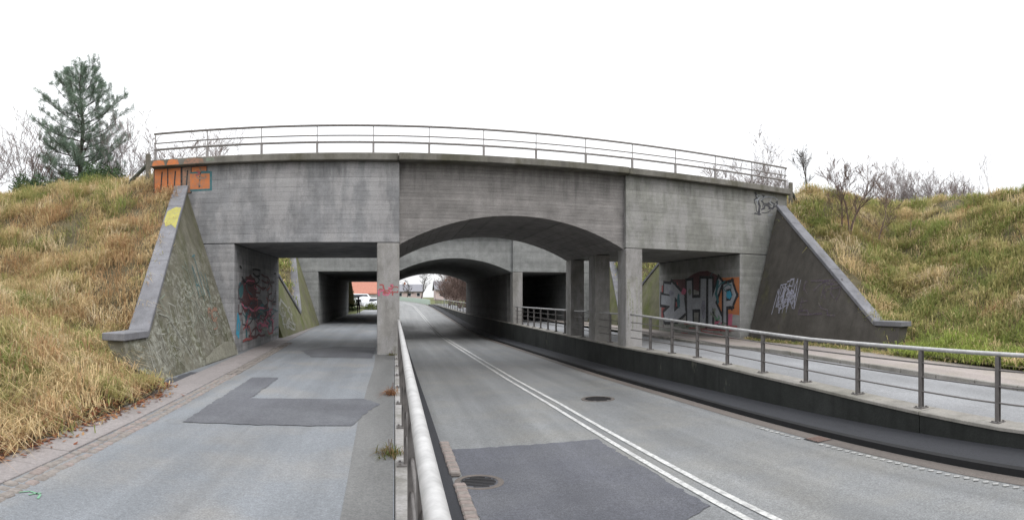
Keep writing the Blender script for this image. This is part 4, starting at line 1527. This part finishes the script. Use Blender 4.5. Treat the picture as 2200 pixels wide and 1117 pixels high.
def car(label, x, y, z, L_, h, mat, yaw_):
    t = thing('parked_car', label, 'car', (x, y, z), 'cars parked by the red roofed house')
    prof = [(-L_ / 2, .25), (-L_ / 2, h * .55), (-L_ / 2 + .1, h * .62), (-L_ * .36, h * .95), (-L_ * .2, h), (L_ * .18, h * .98), (L_ * .3, h * .62), (L_ / 2 - .1, h * .5), (L_ / 2, h * .42), (L_ / 2, .25)]
    v = []
    for s in (-1, 1):
        v += [(u, s * (.82 if zz < h * .7 else .68), zz) for u, zz in prof]
    m = len(prof)
    f = [tuple(range(m - 1, -1, -1)), tuple(range(m, 2 * m))] + [(k, (k + 1) % m, m + (k + 1) % m, m + k) for k in range(m)]
    vv, ff = bevelled(v, f, .03)
    me = bpy.data.meshes.new('body')
    me.from_pydata(vv, [], ff)
    me.materials.append(mat)
    b = link('body', me, t)
    g = Acc()
    for s in (-1, 1):
        g.add([(-L_ * .32, s * .79, h * .66), (L_ * .24, s * .79, h * .66), (L_ * .15, s * .72, h * .92), (-L_ * .28, s * .72, h * .92)], [(0, 1, 2, 3)])
    gl = bpy.data.meshes.new('window')
    gl.from_pydata(g.v, [], g.f)
    gl.materials.append(M['glass'])
    link('window', gl, t)
    a = Acc()
    a.tube([(0, -.1, 0), (0, .1, 0)], .31, 14)
    wm_ = bpy.data.meshes.new('wheel')
    wm_.from_pydata(a.v, [], a.f)
    wm_.materials.append(M['tyre'])
    for sx in (-.3, .3):
        for sy in (-.76, .76):
            link('wheel', wm_, t, (L_ * sx, sy, .31))
    t.rotation_euler.z = yaw_
    return t


car('white van parked before the red roofed house', -5.0, 92, .2, 5.0, 2.1, M['van_white'], .15)
car('white car parked beside the van beyond the left tunnel', -2.6, 88, .18, 4.2, 1.45, M['van_white'], .3)

# pale green barrier on the outside of the road bend
t = thing('road_barrier', 'pale green barrier along the outside of the distant road bend', 'barrier', (7, 112, .4))
ys = frange(112, 200, 4)
for ya, yb in zip(ys, ys[1:]):
    xa_, xb_ = 6.9 + bend(ya), 6.9 + bend(yb)
    v = [(xa_, ya + .03, z_road(ya) - .1), (xb_, yb - .03, z_road(yb) - .1), (xb_, yb - .03, z_road(yb) + .95), (xa_, ya + .03, z_road(ya) + .95)]
    v += [(a_ + .14, b_, c_) for a_, b_, c_ in v]
    mk('barrier_panel', v, [(3, 2, 1, 0), (4, 5, 6, 7), (0, 1, 5, 4), (1, 2, 6, 5), (2, 3, 7, 6), (3, 0, 4, 7)], M['barrier'], t)

# brown leafless hedge and trees right of the far road
GH = 'bare thorn shrubs along the far road'
for i in range(9):
    y = 66 + i * 5.2
    x = 8.9 + (i % 3) * 1.3
    shrub('thorn_shrub', ('nearest', 'second', 'third', 'fourth', 'fifth', 'sixth', 'seventh', 'eighth', 'farthest')[i] + ' brown thorn shrub on the right of the far road', 'shrub', x, y, z_rp(y) + .05, 5.6 - .2 * i, .6, 12, 400 + i, 'bark_red', GH, .022, 3, 5, .5, .05)
for i, (x, y, h, lab) in enumerate(((6.6, 150, 9, 'bare tree standing left of the far lamp post'), (3.4, 165, 7, 'small bare tree above the far end of the road'), (12, 140, 8, 'bare tree behind the brown hedge'))):
    shrub('bare_tree', lab, 'tree', x, y, 1.0, h, .1, 1, 450 + i, 'bark', 'bare trees far along the road', .03, 3, 6, .5, .16)
bush('green_bush', 'olive green bush beside the path beyond the left tunnel', -2.9, 78, .02, 1.0, .9, 1500, (.1, .12, .035), 71, None, 'bush', .07)
bush('dark_bush', 'dark green bush on the left of the tunnel exit', -5.6, 72, .1, 1.3, 2.4, 2500, (.05, .07, .03), 72, None, 'bush', .08)

t = thing('lamp_post', 'slender pale lamp post beyond the farther bridge', 'lamp post', (8.6, 103, .5))
a = Acc()
a.tube([(8.6, 103, .3), (8.6, 103, 5.5)], [.09, .06], 8)
a.obj('pole', M['galv'], t)
a = Acc()
a.tube([(8.6, 103, 5.45), (8.3, 102.6, 5.7), (7.6, 101.9, 5.75)], [.05, .04, .035], 6)
a.box(7.1, 7.65, 101.6, 101.9, 5.68, 5.8)
a.obj('lamp_head', M['galv'], t)


# ------------------------------------------------------------------ walking person in the left tunnel exit
def person(x, y, z):
    t = thing('person', 'person in dark clothes walking on the path beyond the left tunnel', 'person', (x, y, z))
    J = [((0, 0, .95), .15), ((0, 0, 1.15), .15), ((0, .0, 1.38), .165), ((0, .01, 1.5), .07), ((0, .02, 1.56), .06), ((0, .03, 1.64), .1), ((0, .03, 1.73), .085),   # 0-6
         ((-.1, 0, .88), .11), ((-.1, .1, .5), .08), ((-.1, .04, .08), .05), ((-.1, .18, .04), .045),                                                           # 7-10
         ((.1, 0, .88), .11), ((.1, -.06, .5), .08), ((.1, -.26, .12), .05), ((.1, -.14, .05), .045),                                                           # 11-14
         ((-.2, 0, 1.42), .075), ((-.25, -.08, 1.15), .055), ((-.25, .03, .93), .045), ((-.24, .08, .84), .04),
         ((.2, 0, 1.42), .075), ((.25, .06, 1.15), .055), ((.25, .2, .97), .045), ((.24, .27, .9), .04)]
    E_ = [(0, 1), (1, 2), (2, 3), (3, 4), (4, 5), (5, 6), (0, 7), (7, 8), (8, 9), (9, 10), (0, 11), (11, 12), (12, 13), (13, 14), (2, 15), (15, 16), (16, 17), (17, 18), (2, 19), (19, 20), (20, 21), (21, 22)]
    me = bpy.data.meshes.new('body')
    me.from_pydata([p for p, _ in J], E_, [])
    o = link('body', me, t)
    sk = o.modifiers.new('skin', 'SKIN')
    for i, (_, r) in enumerate(J):
        me.skin_vertices[0].data[i].radius = (r, r * .85)
        me.skin_vertices[0].data[i].use_root = (i == 0)
    o.modifiers.new('sub', 'SUBSURF').levels = 2
    o.modifiers['sub'].render_levels = 2
    bpy.context.view_layer.update()
    dg = bpy.context.evaluated_depsgraph_get()
    m2 = bpy.data.meshes.new_from_object(o.evaluated_get(dg))
    o.modifiers.clear()
    o.data = m2
    m2.materials.clear()
    for m in ('dark_cloth', 'jeans', 'skin'):
        m2.materials.append(M[m])
    for p in m2.polygons:
        c = p.center
        p.use_smooth = True
        p.material_index = 2 if (c.z > 1.53 and c.y > -.02 + .0) or (c.z < .93 and abs(c.x) > .2) else (1 if c.z < .85 else 0)
    b = bpy.data.meshes.new('hair')
    bm = bmesh.new()
    bmesh.ops.create_icosphere(bm, subdivisions=2, radius=.105)
    for v in bm.verts:
        v.co = Vector((v.co.x * .9, v.co.y * .95 - .0, v.co.z * .85)) + Vector((0, .01, 1.7))
    bm.to_mesh(b)
    bm.free()
    b.materials.append(M['dark_cloth'])
    link('hair', b, t)
    return t


person(-3.75, 63.5, 0.0)
